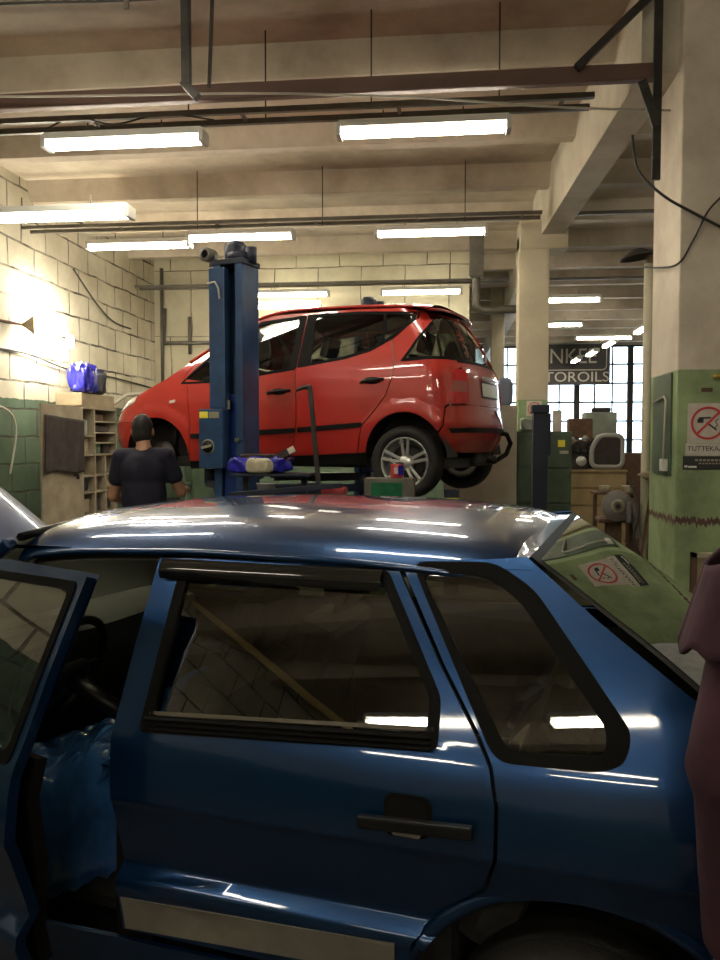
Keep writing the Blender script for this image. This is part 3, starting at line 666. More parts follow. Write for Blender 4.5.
# rear centre, rounded in plan: x from the corner law
def rearfn(y, z, k=0):
    s = soft(SR, z, .012)+.0; xr = soft(XR, z, .03); c = .30; p = 2.2
    q = min(abs(y)/s, .999)
    return (xr-c+c*max(1-q**p, 0)**(1/p)+k, y, z)
def rear(name, z0, z1, mt, f=.62, k=0, parent=None, nz=14):
    b = MB()
    def fn(u, v):
        z = z0+(z1-z0)*u; s = soft(SR, z, .012); w = s*f
        return rearfn(-w+2*w*v, z, k)
    b.grid(fn, nz, 40); return b.build(name, mt, parent or van)
tgr = empty('tailgate', (0, 0, 0), 0, van)
rear('rear_bumper_skin', .245, .63, M['red'], .62)
rear('rear_moulding', .410, .452, M['blacktrim'], .70, .010, nz=3)
rear('tailgate_skin', .635, .985, M['red'], .66, .0, tgr)
rear('rear_glass', .99, 1.43, M['glassR'], .80, .0, tgr)
rear('glass_band', 1.40, 1.445, M['seal'], .82, .003, tgr, 3)
rear('glass_band', .975, 1.0, M['seal'], .70, .003, tgr, 3)
b = MB(); b.grid(lambda u, v: rearfn(-.26+.52*v, .70+.14*u, .004), 4, 10); b.build('plate_recess', M['rubber'], tgr)
b = MB(); b.grid(lambda u, v: rearfn(-.25+.5*v, .715+.11*u, .009), 3, 8); b.build('number_plate', M['plate'], tgr)
b = MB(); b.grid(lambda u, v: rearfn(-.26+.52*v, .85+.03*u, .02), 3, 10); b.build('plate_handle', M['chrome'], tgr)
# spoiler lip with third brake lamp
b = MB(); b.grid(lambda u, v: (3.12+.15*u-.08*abs(2*v-1)**3*u, -.60+1.20*v, 1.475-.03*u-.025*abs(2*v-1)**2), 6, 24); so_ = b.build('roof_spoiler', M['red'], van); q_ = so_.modifiers.new('s', 'SOLIDIFY'); q_.thickness = .02
b = MB(); b.tube([(3.50,-.05,1.0),(3.48,.08,1.02),(3.43,.25,1.10)], .008, 6); b.build('rear_wiper', M['blacktrim'], tgr)
# bonnet + windscreen + roof skin over the shoulder lines
CW = [(.0,.50),(.30,.60),(.6,.70),(.95,.735)]
def skin(x0, x1, drop=0):
    def fn(u, v):
        x = x0+(x1-x0)*u; zs = lerp(SHO, x); w = Sr(x, zs)
        if x > 3.0: w = soft(SR, zs, .012)*(1-.03*((x-3.0)/.2)**2)
        y = -w+2*w*v; t = abs(2*v-1)
        return (x+(.10*(t*t) if x0 > .9 and x1 < 1.8 else 0), y, zs+(.035+(.03 if x > 1.6 else .01))*(1-t**4)-drop)
    return fn
b = MB(); b.grid(skin(.28, .97), 16, 24); b.grid(lambda u, v: (lambda w: (-.02+.30*u-.0*v+.16*abs(2*v-1)**2.4*(1-u), -w+2*w*v, .58+.14*u+.02*(1-abs(2*v-1)**2)))(.62+.06*u), 5, 20); b.build('bonnet', M['red'], van)
b = MB(); b.grid(skin(.98, 1.64), 14, 24); b.build('windscreen', M['glassR'], van)
b = MB(); b.grid(skin(1.60, 3.20), 30, 28); rfv = b.build('roof', M['red'], van)
b = MB(); b.grid(lambda u, v: (lambda p: (p[0], p[1]*.97, p[2]-.04))(skin(1.65, 3.1)(u, v)), 10, 10, flip=True); b.build('headliner', M['seat'], van)
for s in (-1, 1):
    b = MB(); b.tube([(x, s*(Sr(x, zt(x))+.002 if x < 3.0 else soft(SR, zt(x), .012)), zt(x)+.004) for x in [.98+.08*k for k in range(27)]], .014, 8); b.build('roof_edge', M['red'], rfv)
    # grille front face
b = MB(); b.grid(lambda u, v: (lerp(XF, .12+.44*u)+.30*abs(2*v-1)**3.2*.55, -.62+1.24*v, .12+.44*u), 8, 26); b.build('bumper_face', M['red'], van)
b = MB(); b.grid(lambda u, v: (lerp(XF, .50+.10*u)-.008+.30*abs(2*v-1)**3.2*.12, -.42+.84*v, .50+.10*u), 4, 14); b.build('radiator_grille', M['blacktrim'], van)
# underside and cabin
b = MB(); b.box(.15, 3.40, -.68, .68, .12, .20); b.box(.98,1.04,-.70,.70,.2,.85)
b.box(.30,.95,-.45,.45,.10,.75); b.build('floor_pan', M['under'], van)
for ax in (.64, 3.065):
    for s in (-1, 1):
        b = MB()
        b.grid(lambda u, v: (ax+.36*cos(pi*u), s*(.84-.28*v), .21+.36*sin(pi*u)), 20, 2)
        b.grid(lambda u, v: (ax-.36+.72*u, s*.56, .2+.40*v), 2, 2)
        b.build('wheel_housing', M['under'], van)
b = MB(); b.cyl((3.065,-.7,.19),(3.065,.7,.19),.035); b.bar((2.75,-.5,.16),(3.065,-.62,.18),.06,.04); b.bar((2.75,.5,.16),(3.065,.62,.18),.06,.04); b.tube([(2.4,.2,.14),(3.2,.25,.14),(3.52,.3,.18)],.03,10); b.build('rear_axle', M['steel'], van)
b = MB(); b.box(3.1,3.45,-.1,.45,.12,.28,bev=.03); b.build('silencer', M['steel'], van)
wheel(van, 3.065, -.755, .17, -1, .292, .19, .205, 'twin'); wheel(van, 3.065, .755, .17, 1, .292, .19, .205, 'twin'); wheel(van, .64, .755, .19, 1, .292, .19, .205, 'twin')
b = MB(); b.lathe([(0,.05),(.13,.05),(.13,.02),(.05,.0),(.05,-.12),(0,-.12)], Matrix.Translation((.64,-.70,.21))@Matrix.Rotation(pi/2,4,'X'), 24); b.tube([(.64,-.6,.25),(.66,-.58,.42),(.66,-.56,.62)],.03,10); b.build('front_hub', M['steel'], van)
def seatv(x, y):
    s = empty('seat', (x, y, .35), 0, van)
    b = MB(); b.box(-.25,.25,-.23,.23,.05,.2,bev=.05); Mx = Matrix.Translation((.24,0,.15))@Matrix.Rotation(radians(16),4,'Y'); b.box(-.06,.06,-.22,.22,0,.58,Mx,bev=.05); b.box(-.04,.04,-.12,.12,.60,.78,Mx,bev=.03); b.build('seat_body', M['seat'], s)
for y in (-.36, .36): seatv(1.75, y); seatv(2.65, y)
b = MB(); b.box(1.02,1.32,-.70,.70,.72,.93,bev=.05); b.build('dashboard', M['dash'], van)
b = MB(); Mx = Matrix.Translation((1.48,-.36,.93))@Matrix.Rotation(radians(-62),4,'Y'); b.tube([Mx@Vector((.18*cos(2*pi*k/30), .18*sin(2*pi*k/30), 0)) for k in range(31)], .013, 8, cap=False); b.bar(Mx@Vector((0,-.17,0)),Mx@Vector((0,.17,0)),.04,.02); b.build('steering_wheel', M['blacktrim'], van)
for s in (-1, 1):
    b = MB(); b.box(1.30,1.38,min(s*.80,s*.96),max(s*.80,s*.96),.92,1.05,bev=.03); b.build('door_mirror', M['red'], van)
# drooping bumper strip hanging off the right rear corner
b = MB(); b.tube([(3.52,.30,.42),(3.60,.36,.40),(3.62,.42,.32),(3.585,.40,.22),(3.50,.32,.155),(3.42,.22,.17)], .022, 10); b.build('hanging_trim_strip', M['rubber'], van)
reg()
# ------------------------------------------------------------------ the building
def struct(name, mb, mt, **k): return tag(mb.build(name, mt, **k), kind='structure')
X0, X1, Y0, Y1, ZC = -5.2, 9.0, -7.0, 27.0, 4.78
struct('floor', MB().box(X0-.2, X1+.2, Y0-.2, Y1+.2, -.2, 0), M['floor'])
struct('ceiling', MB().box(X0-.2, X1+.2, Y0-.2, Y1+.2, ZC, ZC+.2), M['ceil'])
struct('wall_left', MB().box(X0-.2, X0, Y0-.2, Y1+.2, 0, ZC), M['wallL'])
struct('wall_right', MB().box(X1, X1+.2, Y0-.2, Y1+.2, 0, ZC), M['wallR'])
struct('wall_rear', MB().box(X0, X1, Y0-.2, Y0, 0, ZC), M['wallR'])
struct('wall_back', MB().box(X0, .30, 14.1, 14.3, 0, ZC), M['wallB'])
# precast roof ribs across the hall
for k, y in enumerate([-5.6+1.55*i for i in range(21)]):
    b = MB(); d = .24; w = .16
    b.prism([(-w/2-.10, ZC), (-w/2, ZC-d), (w/2, ZC-d), (w/2+.10, ZC)], X0, X1, Matrix(((0,0,1,0),(1,0,0,y),(0,1,0,0),(0,0,0,1))))
    struct('ceiling_rib', b, M['ceil'])
b = MB(); b.prism([(1.29,5.95),(1.555,5.95),(1.345,10.75),(1.08,10.75)], 4.12, ZC); b.prism([(1.08,10.75),(1.345,10.75),(1.30,Y1),(1.03,Y1)], 4.12, ZC); struct('ceiling_beam', b, M['beam'])
b = MB(); b.box(.83, 1.20, 10.40, 10.80, 0, 4.14, bev=.012); b.box(.83, 1.42, 10.38, 10.82, 3.95, 4.3, bev=.02); struct('column', b, M['column'])
b = MB(); b.box(1.54, 2.62, 5.84, 6.60, 0, ZC, bev=.015); struct('column', b, M['pillar'])
b = MB(); b.box(1.54, 2.4, -1.4, -.7, 0, ZC, bev=.015); struct('column', b, M['pillar'])
for (x, y) in ((.82, 17.2), (6.6, 21.5)):
    struct('column', MB().box(x, x+.27, y, y+.35, 0, ZC, bev=.012), M['column'])
# far glazed wall: piers, sill, lintel, steel window frames and panes
ZB, ZT = 1.0, 4.62
struct('wall_far', MB().box(X0, X1, Y1, Y1+.2, 0, ZB), M['wallR']); struct('wall_far_lintel', MB().box(X0, X1, Y1, Y1+.2, ZT, ZC), M['wallR'])
struct('wall_far_pier', MB().box(X0, .70, Y1, Y1+.2, ZB, ZT), M['wallR'])
wx = [.70+1.66*i for i in range(6)]
for i, x in enumerate(wx):
    xe = min(x+1.66, X1)
    fr = empty('window_%d' % (i+1), (x, Y1+.05, ZB)); tag(fr, kind='structure')
    b = MB(); W_ = xe-x
    b.box(0, .09, -.05, .08, 0, ZT-ZB); b.box(W_-.09, W_, -.05, .08, 0, ZT-ZB); b.box(0, W_, -.04, .07, 0, .06); b.box(0, W_, -.04, .07, ZT-ZB-.06, ZT-ZB)
    n = 3
    for k in range(1, n): b.box(W_*k/n-.025, W_*k/n+.025, -.02, .04, 0, ZT-ZB)
    nz = 6
    for k in range(1, nz): b.box(0, W_, -.02, .04, (ZT-ZB)*k/nz-.03, (ZT-ZB)*k/nz+.03)
    b.build('window_frame', M['steel'], fr)
    MB().box(.02, W_-.02, .008, .012, .02, ZT-ZB-.02).build('window_glass', M['wpane'], fr)
# ------------------------------------------------------------------ lights
def lamp_proto():
    t = empty('fluorescent_lamp')
    b = MB(); b.box(-.635, .635, -.075, .075, .02, .075, bev=.01); b.build('lamp_housing', M['lampbody'], t)
    b = MB()
    for s in (-1, 1): b.tube([(-.60, s*.040, -.012), (.60, s*.040, -.012)], .020, 10)
    b.build('lit_tube', M['tube'], t)
    for s in (-1, 1): MB().box(s*.635-.02, s*.635+.02, -.08, .08, -.04, .06, bev=.008).build('end_cap', M['lampbody'], t)
    b = MB()
    for s in (-1, 1): b.cyl((s*.3, 0, .07), (s*.3, 0, .16), .006, 6)
    b.build('hanger', M['rail'], t)
    return t
lp = lamp_proto(); reg(); LAMPN = 0
def lamp(x, y, z, rz=0, label='', ry=0, group='fluorescent lamps under the ceiling'):
    global LAMPN
    o = lp if LAMPN == 0 else copy_tree(lp); LAMPN += 1
    o.location = (x, y, z); o.rotation_euler = (0, ry, rz); tag(o, label, 'lamp', group); return o
lamp(-2.55, 6.3, 3.93, 0, 'lit twin-tube fluorescent lamp, left one of the two nearest the brown beam')
lamp(-.22, 6.3, 3.93, 0, 'lit twin-tube fluorescent lamp, right one of the two nearest the brown beam')
lamp(-3.27, 6.6, 3.46, 0, 'big bright fluorescent lamp hung low at the left edge of the photo')
lamp(-3.78, 9.75, 3.96, 0, 'lit fluorescent lamp of the second row, leftmost, beside the block wall')
lamp(-2.50, 9.7, 4.02, 0, 'lit fluorescent lamp of the second row directly above the blue lift post')
lamp(-.24, 9.7, 4.01, 0, 'lit fluorescent lamp of the second row, rightmost, above the red minivan roof')
lamp(-2.62, 13.3, 3.97, 0, 'upper of the two small fluorescent lamps just right of the blue lift post')
lamp(-2.80, 13.6, 3.83, 0, 'lower of the two small fluorescent lamps just right of the blue lift post')
lamp(-.48, 13.3, 3.97, 0, 'small lit fluorescent lamp right above the rear half of the red minivan')
lamp(1.68, 13.3, 3.80, 0, 'lit fluorescent lamp right of the column, nearest of those over the right hall')
lamp(1.98, 17.0, 3.92, 0, 'second fluorescent lamp right of the column, above the dark banner')
lamp(3.50, 19.6, 3.96, 0, 'horizontal fluorescent lamp over the right end of the dark banner')
for i, (x, y) in enumerate(((4.10, 18.3), (3.90, 21.0), (3.85, 23.2), (3.72, 25.2))):
    lamp(x, y, 3.98, radians(90), ['nearest of the four lamps running lengthwise before the far windows', 'second of the four lamps running lengthwise before the far windows', 'third of the four lamps running lengthwise before the far windows', 'farthest of the four lamps running lengthwise before the far windows'][i])
lamp(-2.55, 4.15, 4.02, 0, 'fluorescent lamp cut off by the top left corner of the photo')
# lamps on towards and behind the camera, same spacing (seen only as reflections)
for (x, y) in ((-3.4, 2.8), (-.4, 2.8), (-3.2, -.6), (-.9, -.6), (-3.0, -3.9), (-1.0, -3.9), (.7, -3.9), (3.6, 1.5), (3.6, 6.3), (3.6, 9.7), (6.6, 13), (6.6, 20), (-3.2, 17.5), (-.6, 21)):
    lamp(x, y, 3.96, 0, 'fluorescent lamp of a row mirrored in the blue hatchback windows and roof', group='lamps over the near bays')
# rails that carry the lamp rows
for y, z in ((6.3, 4.09), (9.7, 4.18), (13.3, 4.13)):
    b = MB(); b.box(X0, 1.02 if y != 13.3 else .9, y-.11, y-.07, z-.02, z+.02); b.box(X0, 1.02 if y != 13.3 else .9, y+.10, y+.14, z-.02, z+.02)
    for x in [X0+1.2*k for k in range(1, 6)]: b.bar((x, y-.11, z), (x, y+.14, z), .03, .015)
    t = tag(b.build('lamp_rail', M['rail']), {6.3: 'pair of grey rails carrying the nearest lamp row', 9.7: 'pair of grey rails carrying the second lamp row', 13.3: 'pair of grey rails carrying the third lamp row'}[y], 'rail', 'rails of the lamp rows')
for y, z in ((13.3, 4.13), (9.7, 4.18)):
    b = MB(); b.box(1.42, X1, y-.02, y+.02, z-.02, z+.02); tag(b.build('lamp_rail', M['rail']), 'grey rail over the right hall, %s of the two' % ('farther' if y > 10 else 'nearer'), 'rail', 'rails of the right hall')
RL = ['above the left near lamp','above the gap between the two near lamps','above the right near lamp','left of the hooked hanger foot','above the right lamp of the second row','above the left lamp of the second row','above the blue lift post','above the minivan tail in the third row']
for i, (x, y) in enumerate(((-2.0, 6.2), (-.6, 6.2), (.34, 6.2), (-1.45, 6.42), (.15, 9.6), (-3.0, 9.6), (-1.5, 9.6), (-.02, 13.2))):
    tag(MB().cyl((x, y, 4.1), (x, y, ZC), .006, 6).build('hanger_rod', M['steel']), 'thin dark hanger rod '+RL[i], 'rod', 'hanger rods of the lamp rails')
# brown steel beam across the bay
b = MB(); z = 4.10
b.box(X0, 1.40, 5.86, 5.94, z-.055, z+.055, bev=.012); tag(b.build('steel_beam', M['brown']), 'long reddish-brown steel beam crossing the ceiling from the wall to the right pillar', 'beam')
# dark steel work by the pillar
t = thing('steel_bracket', 'dark steel bracket with a slanting brace fixed at the top of the right pillar', 'bracket', (1.365, 5.82, 3.35))
MB().box(-.028, .028, -.03, .0, 0, ZC-3.35, bev=.004).build('upright', M['steel'], t)
MB().bar((-.53,.0,.77),(.0,.0,1.27),.05,.05).build('brace', M['steel'], t)
MB().bar((-.10,-.01,.66),(0,-.02,.36),.03,.06).build('gusset', M['steel'], t)
t = thing('hanging_bracket', 'dark steel hanger dropping from the ceiling with a hooked foot left of centre', 'bracket', (-1.64, 5.05, 3.72))
MB().bar((0,0,.08),(0,0,ZC-3.72),.055,.05,up=(1,0,0)).build('upright', M['steel'], t)
MB().bar((-.02,0,.10),(.07,0,0),.05,.05).build('hook', M['steel'], t)
tag(MB().bar((-1.60,5.4,3.93),(-1.56,5.4,ZC),.022,.02,up=(1,0,0)).build('hanging_strap', M['steel']), 'thin dark strap hanging just right of the hooked steel hanger', 'strap')
tag(MB().bar((-2.08,5.2,4.36),(-2.08,5.2,ZC),.02,.03,up=(1,0,0)).build('hanging_strap', M['rail']), 'short pale strap hanging from the ceiling above the left lamp', 'strap')
def cable(pts, r, mt, label, n=24):
    P = [Vector(p) for p in pts]; out = []
    for i in range(len(P)-1):
        p0 = P[max(i-1,0)]; p1 = P[i]; p2 = P[i+1]; p3 = P[min(i+2, len(P)-1)]
        for k in range(8):
            t = k/8; out.append(.5*((2*p1)+(p2-p0)*t+(2*p0-5*p1+4*p2-p3)*t*t+(3*p1-p0-3*p2+p3)*t*t*t))
    out.append(P[-1])
    return tag(MB().tube(out, r, 6).build('cable', mt), label, 'cable')
cable([(-5.15,5.7,4.19),(-3.3,5.7,4.07),(-2.2,5.7,4.03),(-1.3,5.7,4.0),(-.3,5.8,3.97),(.7,5.9,3.90),(1.5,6.0,3.88)], .008, M['cablew'], 'pale thin cable sagging along the brown steel beam')
cable([(-5.15,5.4,4.52),(-3.2,5.4,4.55),(-2.0,5.4,4.52),(-1.0,5.4,4.58),(-.2,5.4,4.74),(.1,5.4,4.80)], .009, M['cable'], 'dark cable looping along the top of the photo')
cable([(1.25,6.0,3.72),(1.27,5.9,3.45),(1.42,5.82,3.25),(1.62,5.80,3.12),(1.80,5.80,3.02),(2.0,5.8,2.90)], .010, M['cable'], 'thick black cable curving from the beam end across the right pillar')
cable([(1.50,6.7,2.95),(1.53,5.9,2.80),(1.62,5.81,2.95),(1.72,5.80,3.15),(1.90,5.80,3.32)], .007, M['cable'], 'thin black cable rising across the face of the right pillar')
cable([(-3.2,6.25,4.02),(-2.9,6.2,4.10),(-2.6,6.2,4.03),(-2.2,6.2,4.09),(-1.8,6.2,4.03)], .007, M['cable'], 'dark wire looped on top of the left near lamp')
cable([(-5.19,8.6,2.64),(-5.17,9.6,2.66),(-5.17,10.8,2.55),(-5.17,12.2,2.56),(-5.17,14.0,2.50)], .012, M['cable'], 'dark cable running along the block wall under the floodlight')
cable([(-5.17,10.9,3.95),(-5.16,11.6,3.6),(-5.16,12.2,3.42),(-5.16,12.9,3.40)], .012, M['cable'], 'dark cable hooked along the upper block wall')
cable([(-5.19,8.2,2.0),(-5.16,9.0,1.98),(-5.16,9.3,1.75),(-5.16,9.15,1.2)], .014, M['cablew'], 'pale hose drooping on the green wall left of the cabinet')
# pipes on the back wall
b = MB(); b.tube([(-5.0,14.05,3.9),(-5.0,14.05,3.30),(-3.2,14.05,3.30)], .035, 10); b.tube([(-4.55,14.05,3.75),(-4.55,14.05,3.1)], .03, 10); b.tube([(-5.05,14.05,2.4),(-5.05,14.05,4.6)],.03,10); tag(b.build('wall_pipe', M['rail']), 'grey pipework in the corner on the back wall', 'pipe')
b = MB(); b.tube([(.35,11.9,4.75),(.35,11.9,3.52),(.45,11.9,3.45),(1.1,11.9,3.45)], .06, 10); b.box(.25,.45,11.8,12.0,3.9,4.5,bev=.02); tag(b.build('ventilation_duct', M['rail']), 'grey ducting and box hanging behind the red minivan tail', 'duct')
# floodlight shining on the wall
t = thing('floodlight', 'glaring floodlight on an arm lighting the whitewashed block wall', 'floodlight', (-5.0, 9.75, 2.92))
MB().bar((-.19,-.75,.06),(-.13,-.29,.07),.025,.025).build('arm', M['rust'], t)
b = MB(); b.lathe([(.02,0),(.03,.02),(.12,.13),(.125,.14),(.11,.13),(.03,.03)], Matrix.Translation((-.14,-.30,.07))@Matrix.Rotation(radians(28),4,'Z')@Matrix.Rotation(radians(90),4,'Y'), 20); b.build('reflector', M['cardboard'], t)
b = MB(); b.ell((.02,-.02,.05),.085,.16,.12); b.build('lit_bulb', M['bulb'], t)
b = MB(); b.ell((.02,.12,.20),.06,.12,.10); b.ell((.02,.62,-.03),.045,.07,.09); b.build('lit_bulb', M['bulb'], t)
# ------------------------------------------------------------------ two-post lift
def post(loc, h, label, main):
    t = thing('lift_post', label, 'lift', loc, radians(-17.7), 'posts of the blue car lift')
    b = MB(); b.box(-.30,.30,-.25,.30,0,.03,bev=.004); b.build('base_plate', M['lift'], t)
    b = MB()
    # C-section upright
    b.box(-.13,.13,.08,.11,0.03,h,bev=.005); b.box(-.13,-.105,-.11,.08,0.03,h,bev=.005); b.box(.105,.13,-.11,.08,0.03,h,bev=.005)
    b.box(-.13,-.065,-.13,-.105,.03,h,bev=.005); b.box(.065,.13,-.13,-.105,.03,h,bev=.005); b.build('upright', M['lift'], t)
    b = MB(); b.box(-.062,.062,-.10,.07,.9,1.95,bev=.01); b.build('carriage', M['lift2'], t)
    b = MB(); b.cyl((0,0,.05),(0,0,h-.02),.022,10); b.build('lead_screw', M['steel'], t)
    b = MB(); b.box(-.14,.14,-.14,.12,h,h+.04,bev=.006); b.build('top_plate', M['liftdark'], t)
    b = MB(); b.cyl((.03,0,h+.04),(.03,0,h+.10),.10,20); b.lathe([(0,.0),(.085,.0),(.09,.04),(.09,.12),(.06,.16),(0,.16)], Matrix.Translation((-.02,.02,h+.04)), 18); b.cyl((.13,.0,h+.02),(.13,0,h+.14),.045,14); b.build('drive_motor', M['liftdark'], t)
    return t
p1 = post((-1.65, 6.26, 0), 2.93, 'near blue lift post with control box in front of the red minivan', True)
MB().box(-.20,.01,-.235,-.13,1.385,1.835,bev=.008).build('control_box', M['lift'], p1)
MB().box(-.13,.01,-.19,-.13,1.84,2.90,bev=.008).build('screw_cover', M['lift'], p1)
MB().box(-.19,-.115,-.241,-.234,1.765,1.815,bev=.004).build('yellow_label', M['yellow'], p1)['label'] = 'small yellow label'
MB().box(-.105,-.015,-.241,-.234,1.765,1.812,bev=.002).build('pale_label', M['sticker'], p1)['label'] = 'pale worn label'
b = MB(); b.lathe([(.0,.02),(.045,.02),(.05,.0)], Matrix.Translation((-.115,-.235,1.55))@Matrix.Rotation(pi/2,4,'X'), 20); b.build('switch', M['blacktrim'], p1)
b = MB(); b.tube([(-.115+.052*cos(a*.3), -.238, 1.55+.052*sin(a*.3)) for a in range(22)], .005, 6); b.bar((-.16,-.258,1.54),(-.07,-.258,1.56),.012,.02); b.build('switch_ring', M['sticker'], p1)
b = MB(); b.box(.012,.04,-.17,-.13,1.83,1.90,bev=.003); b.build('lock_catch', M['chrome'], p1); b = MB(); b.cyl((.09,-.135,1.60),(.09,-.16,1.60),.018,10); b.build('bolt', M['chrome'], p1)
b = MB(); b.lathe([(.03,-.05),(.055,-.05),(.055,.05),(.03,.05)], Matrix.Translation((-.19,-.1,3.02))@Matrix.Rotation(pi/2,4,'X'), 20); b.bar((-.19,-.1,2.95),(-.05,0,2.97),.05,.03); b.build('cable_pulley', M['rail'], p1)
b = MB(); b.tube([(-.13,-.2,2.78),(-.06,-.21,2.79),(-.03,-.21,2.74),(-.02,-.21,2.66)], .007, 6); b.build('rope_end', M['cablew'], p1)
p2_ = post((-.90, 9.12, 0), 2.98, 'far blue lift post, only its top showing over the red minivan roof', False)
# swing arms reach under the sills
def vw(x, y, z): 
    a = radians(-17.7); return Vector((-3.034+x*cos(a)-y*sin(a), 8.28+x*sin(a)+y*cos(a), 1.25+z))
def arms(parent, q, ty):
    Mi = (Matrix.Translation(parent.location) @ Matrix.Rotation(radians(-17.7), 4, 'Z')).inverted()
    for x in (1.05, 2.62):
        e = Mi @ vw(x, ty, -.02); s = Vector((.0, 0, e.z-.03)) + Vector(((.08 if x > 2 else -.08), (.12 if ty < 0 else -.12), 0)); e2 = Vector((e.x, e.y, s.z))
        m = s.lerp(e2, .6)
        b = MB(); b.bar(s, m, .12, .09, bev=.006); b.bar(s.lerp(e2, .4), e2, .085, .06, bev=.005); b.cyl(e2, (e2.x, e2.y, e.z+.105), .05, 16); b.build('swing_arm', M['liftdark'], parent)
arms(p1, None, -.60); arms(p2_, None, .60)
# another slim post standing farther right
t = thing('lift_post', 'slim dark navy lift post in front of the green cabinet at the column', 'lift', (.865, 8.16, 0), 0)
MB().box(-.07,.07,-.07,.07,0,1.90,bev=.008).build('upright', M['liftdark'], t); MB().box(-.085,.085,-.085,.085,1.86,1.94,bev=.01).build('cap', M['liftdark'], t); MB().box(-.2,.2,-.2,.2,0,.025).build('base_plate', M['liftdark'], t); MB().box(.07,.10,-.05,.05,1.45,1.86,bev=.004).build('side_plate', M['liftdark'], t)
# ------------------------------------------------------------------ tool stand and what lies on it
t = thing('tool_stand', 'dark blue steel tool stand in front of the red minivan door', 'stand', (-1.17, 5.72, 0))
for x in (-.36,.36):
    for y in (-.2,.2): MB().box(x-.02,x+.02,y-.02,y+.02,0,1.19).build('leg', M['liftdark'], t)
MB().box(-.40,.55,-.23,.23,1.17,1.20,bev=.004).build('lower_shelf', M['liftdark'], t)
MB().box(-.33,-.29,.10,.14,1.2,1.36).build('riser', M['liftdark'], t); MB().box(.10,.14,.10,.14,1.2,1.36).build('riser', M['liftdark'], t)
MB().box(-.36,.20,-.12,.18,1.345,1.365,bev=.004).build('upper_shelf', M['liftdark'], t)
def crinkle(x0, x1, y0, y1, z0, z1, amp, seed=0, n=14):
    b = MB(); cx, cy = (x0+x1)/2, (y0+y1)/2
    def fn(u, v):
        a = 2*pi*u; ph = pi*(v-.5); ex = .45
        c = lambda w: copysign(abs(cos(w))**ex, cos(w)); s = lambda w: copysign(abs(sin(w))**ex, sin(w))
        k = 1+amp*sin(5*a+seed+3*v)*cos(4*ph+seed)+amp*.6*sin(11*a+7*v)
        return (cx+(x1-x0)/2*c(a)*abs(cos(ph))**ex*k, cy+(y1-y0)/2*s(a)*abs(cos(ph))**ex*k, (z0+z1)/2+(z1-z0)/2*s(ph)*(k if ph > 0 else 1))
    b.grid(fn, 40, 20); bmesh.ops.remove_doubles(b.bm, verts=b.bm.verts[:], dist=.001); return b
tag(crinkle(-1.56,-1.13,5.61,5.85,1.367,1.480,.11,1).build('plastic_bag', M['bluebag']), 'blue plastic bag bundle lying on the tool stand beside the lift post', 'bag')
tag(crinkle(-1.42,-1.23,5.57,5.69,1.368,1.47,.06,4).build('rag', M['beigebag']), 'beige folded rag against the blue bag on the tool stand', 'rag')
tag(crinkle(-1.48,-1.24,5.64,5.80,1.466,1.50,.08,2).build('work_gloves', M['cloth']), 'dark work gloves lying on top of the blue bag', 'gloves')
b = MB(); Mx = Matrix.Translation((-1.16,5.72,1.505))@Matrix.Rotation(radians(-28),4,'Y')@Matrix.Rotation(radians(10),4,'Z'); b.box(-.06,.07,-.05,.05,-.022,.022,Mx,bev=.003); o = b.build('small_carton', M['paper']); tag(o, 'small dark and white carton propped on the right end of the blue bag', 'box')
MB().box(-.062,.02,-.052,.052,-.024,.024,Mx).build('printed_side', M['cloth'], o)
b = MB(); b.lathe([(0,0),(.055,0),(.07,.10),(.073,.10),(.068,.095),(.052,.01),(0,.01)], Matrix.Translation((-1.28,5.62,1.20)), 24); tag(b.build('bucket', M['white']), 'small white tub standing on the lower shelf of the tool stand', 'tub')
b = MB(); b.bar((-1.50,5.45,1.225),(-.74,5.58,1.29),.04,.035,bev=.004); tag(b.build('torque_bar', M['liftdark']), 'long dark bar laid slanting across the tool stand', 'bar')
b = MB(); b.box(-.93,-.73,5.66,5.82,1.205,1.27,bev=.02); tag(b.build('toolbox', M['canred']), 'low red toolbox on the right end of the tool stand', 'toolbox')
t = thing('lever', 'tall dark upright lever with a bent handle in front of the red minivan doors', 'lever', (-.93, 5.60, 1.2))
MB().bar((.03,0,0),(-.035,0,.77),.045,.03,up=(1,0,0),bev=.004).build('shaft', M['steel'], t)
b = MB(); b.tube([(-.035,0,.765),(-.08,-.01,.76),(-.13,-.02,.74)], [.02,.014,.010], 8); b.build('handle', M['steel'], t)
# green-fronted case with a can on top
t = thing('work_stand', 'grey steel stand carrying the green-fronted case', 'stand', (-.405, 5.5, 0))
for x in (-.16,.16):
    for y in (-.13,.13): MB().box(x-.015,x+.015,y-.015,y+.015,0,1.17).build('leg', M['steel'], t)
MB().box(-.19,.19,-.16,.16,1.16,1.18).build('shelf', M['steel'], t)
t = thing('tool_case', 'grey ribbed case with a green front panel before the minivan rear wheel', 'case', (-.405, 5.5, 1.18))
MB().box(-.165,.165,-.10,.10,0,.165,bev=.006).build('case_body', M['greybox'], t)
MB().box(-.115,.09,-.108,-.10,.02,.14,bev=.003).build('green_panel', M['emerald'], t)
b = MB()
for k in range(7):
    for x in (-.14,.13): b.box(x-.018,x+.018,-.105,-.099,.015+k*.02,.024+k*.02)
b.build('vent_slots', M['greybox'], t)
t = thing('drink_can', 'red and white tin can standing on the green-fronted case', 'can', (-.355, 5.48, 1.346))
MB().lathe([(0,0),(.042,0),(.045,.006),(.045,.098),(.042,.105),(0,.105)], None, 24).build('can_body', M['canred'], t)
MB().lathe([(.0455,.095),(.0465,.10),(.0465,.106),(0,.107)], None, 24).build('lid', M['chrome'], t)
b = MB()
b.grid(lambda u, v: (.0458*cos(-1.35+1.1*u), .0458*sin(-1.35+1.1*u), .02+.065*v), 6, 2); b.build('printed_band', M['bluebag'], t)
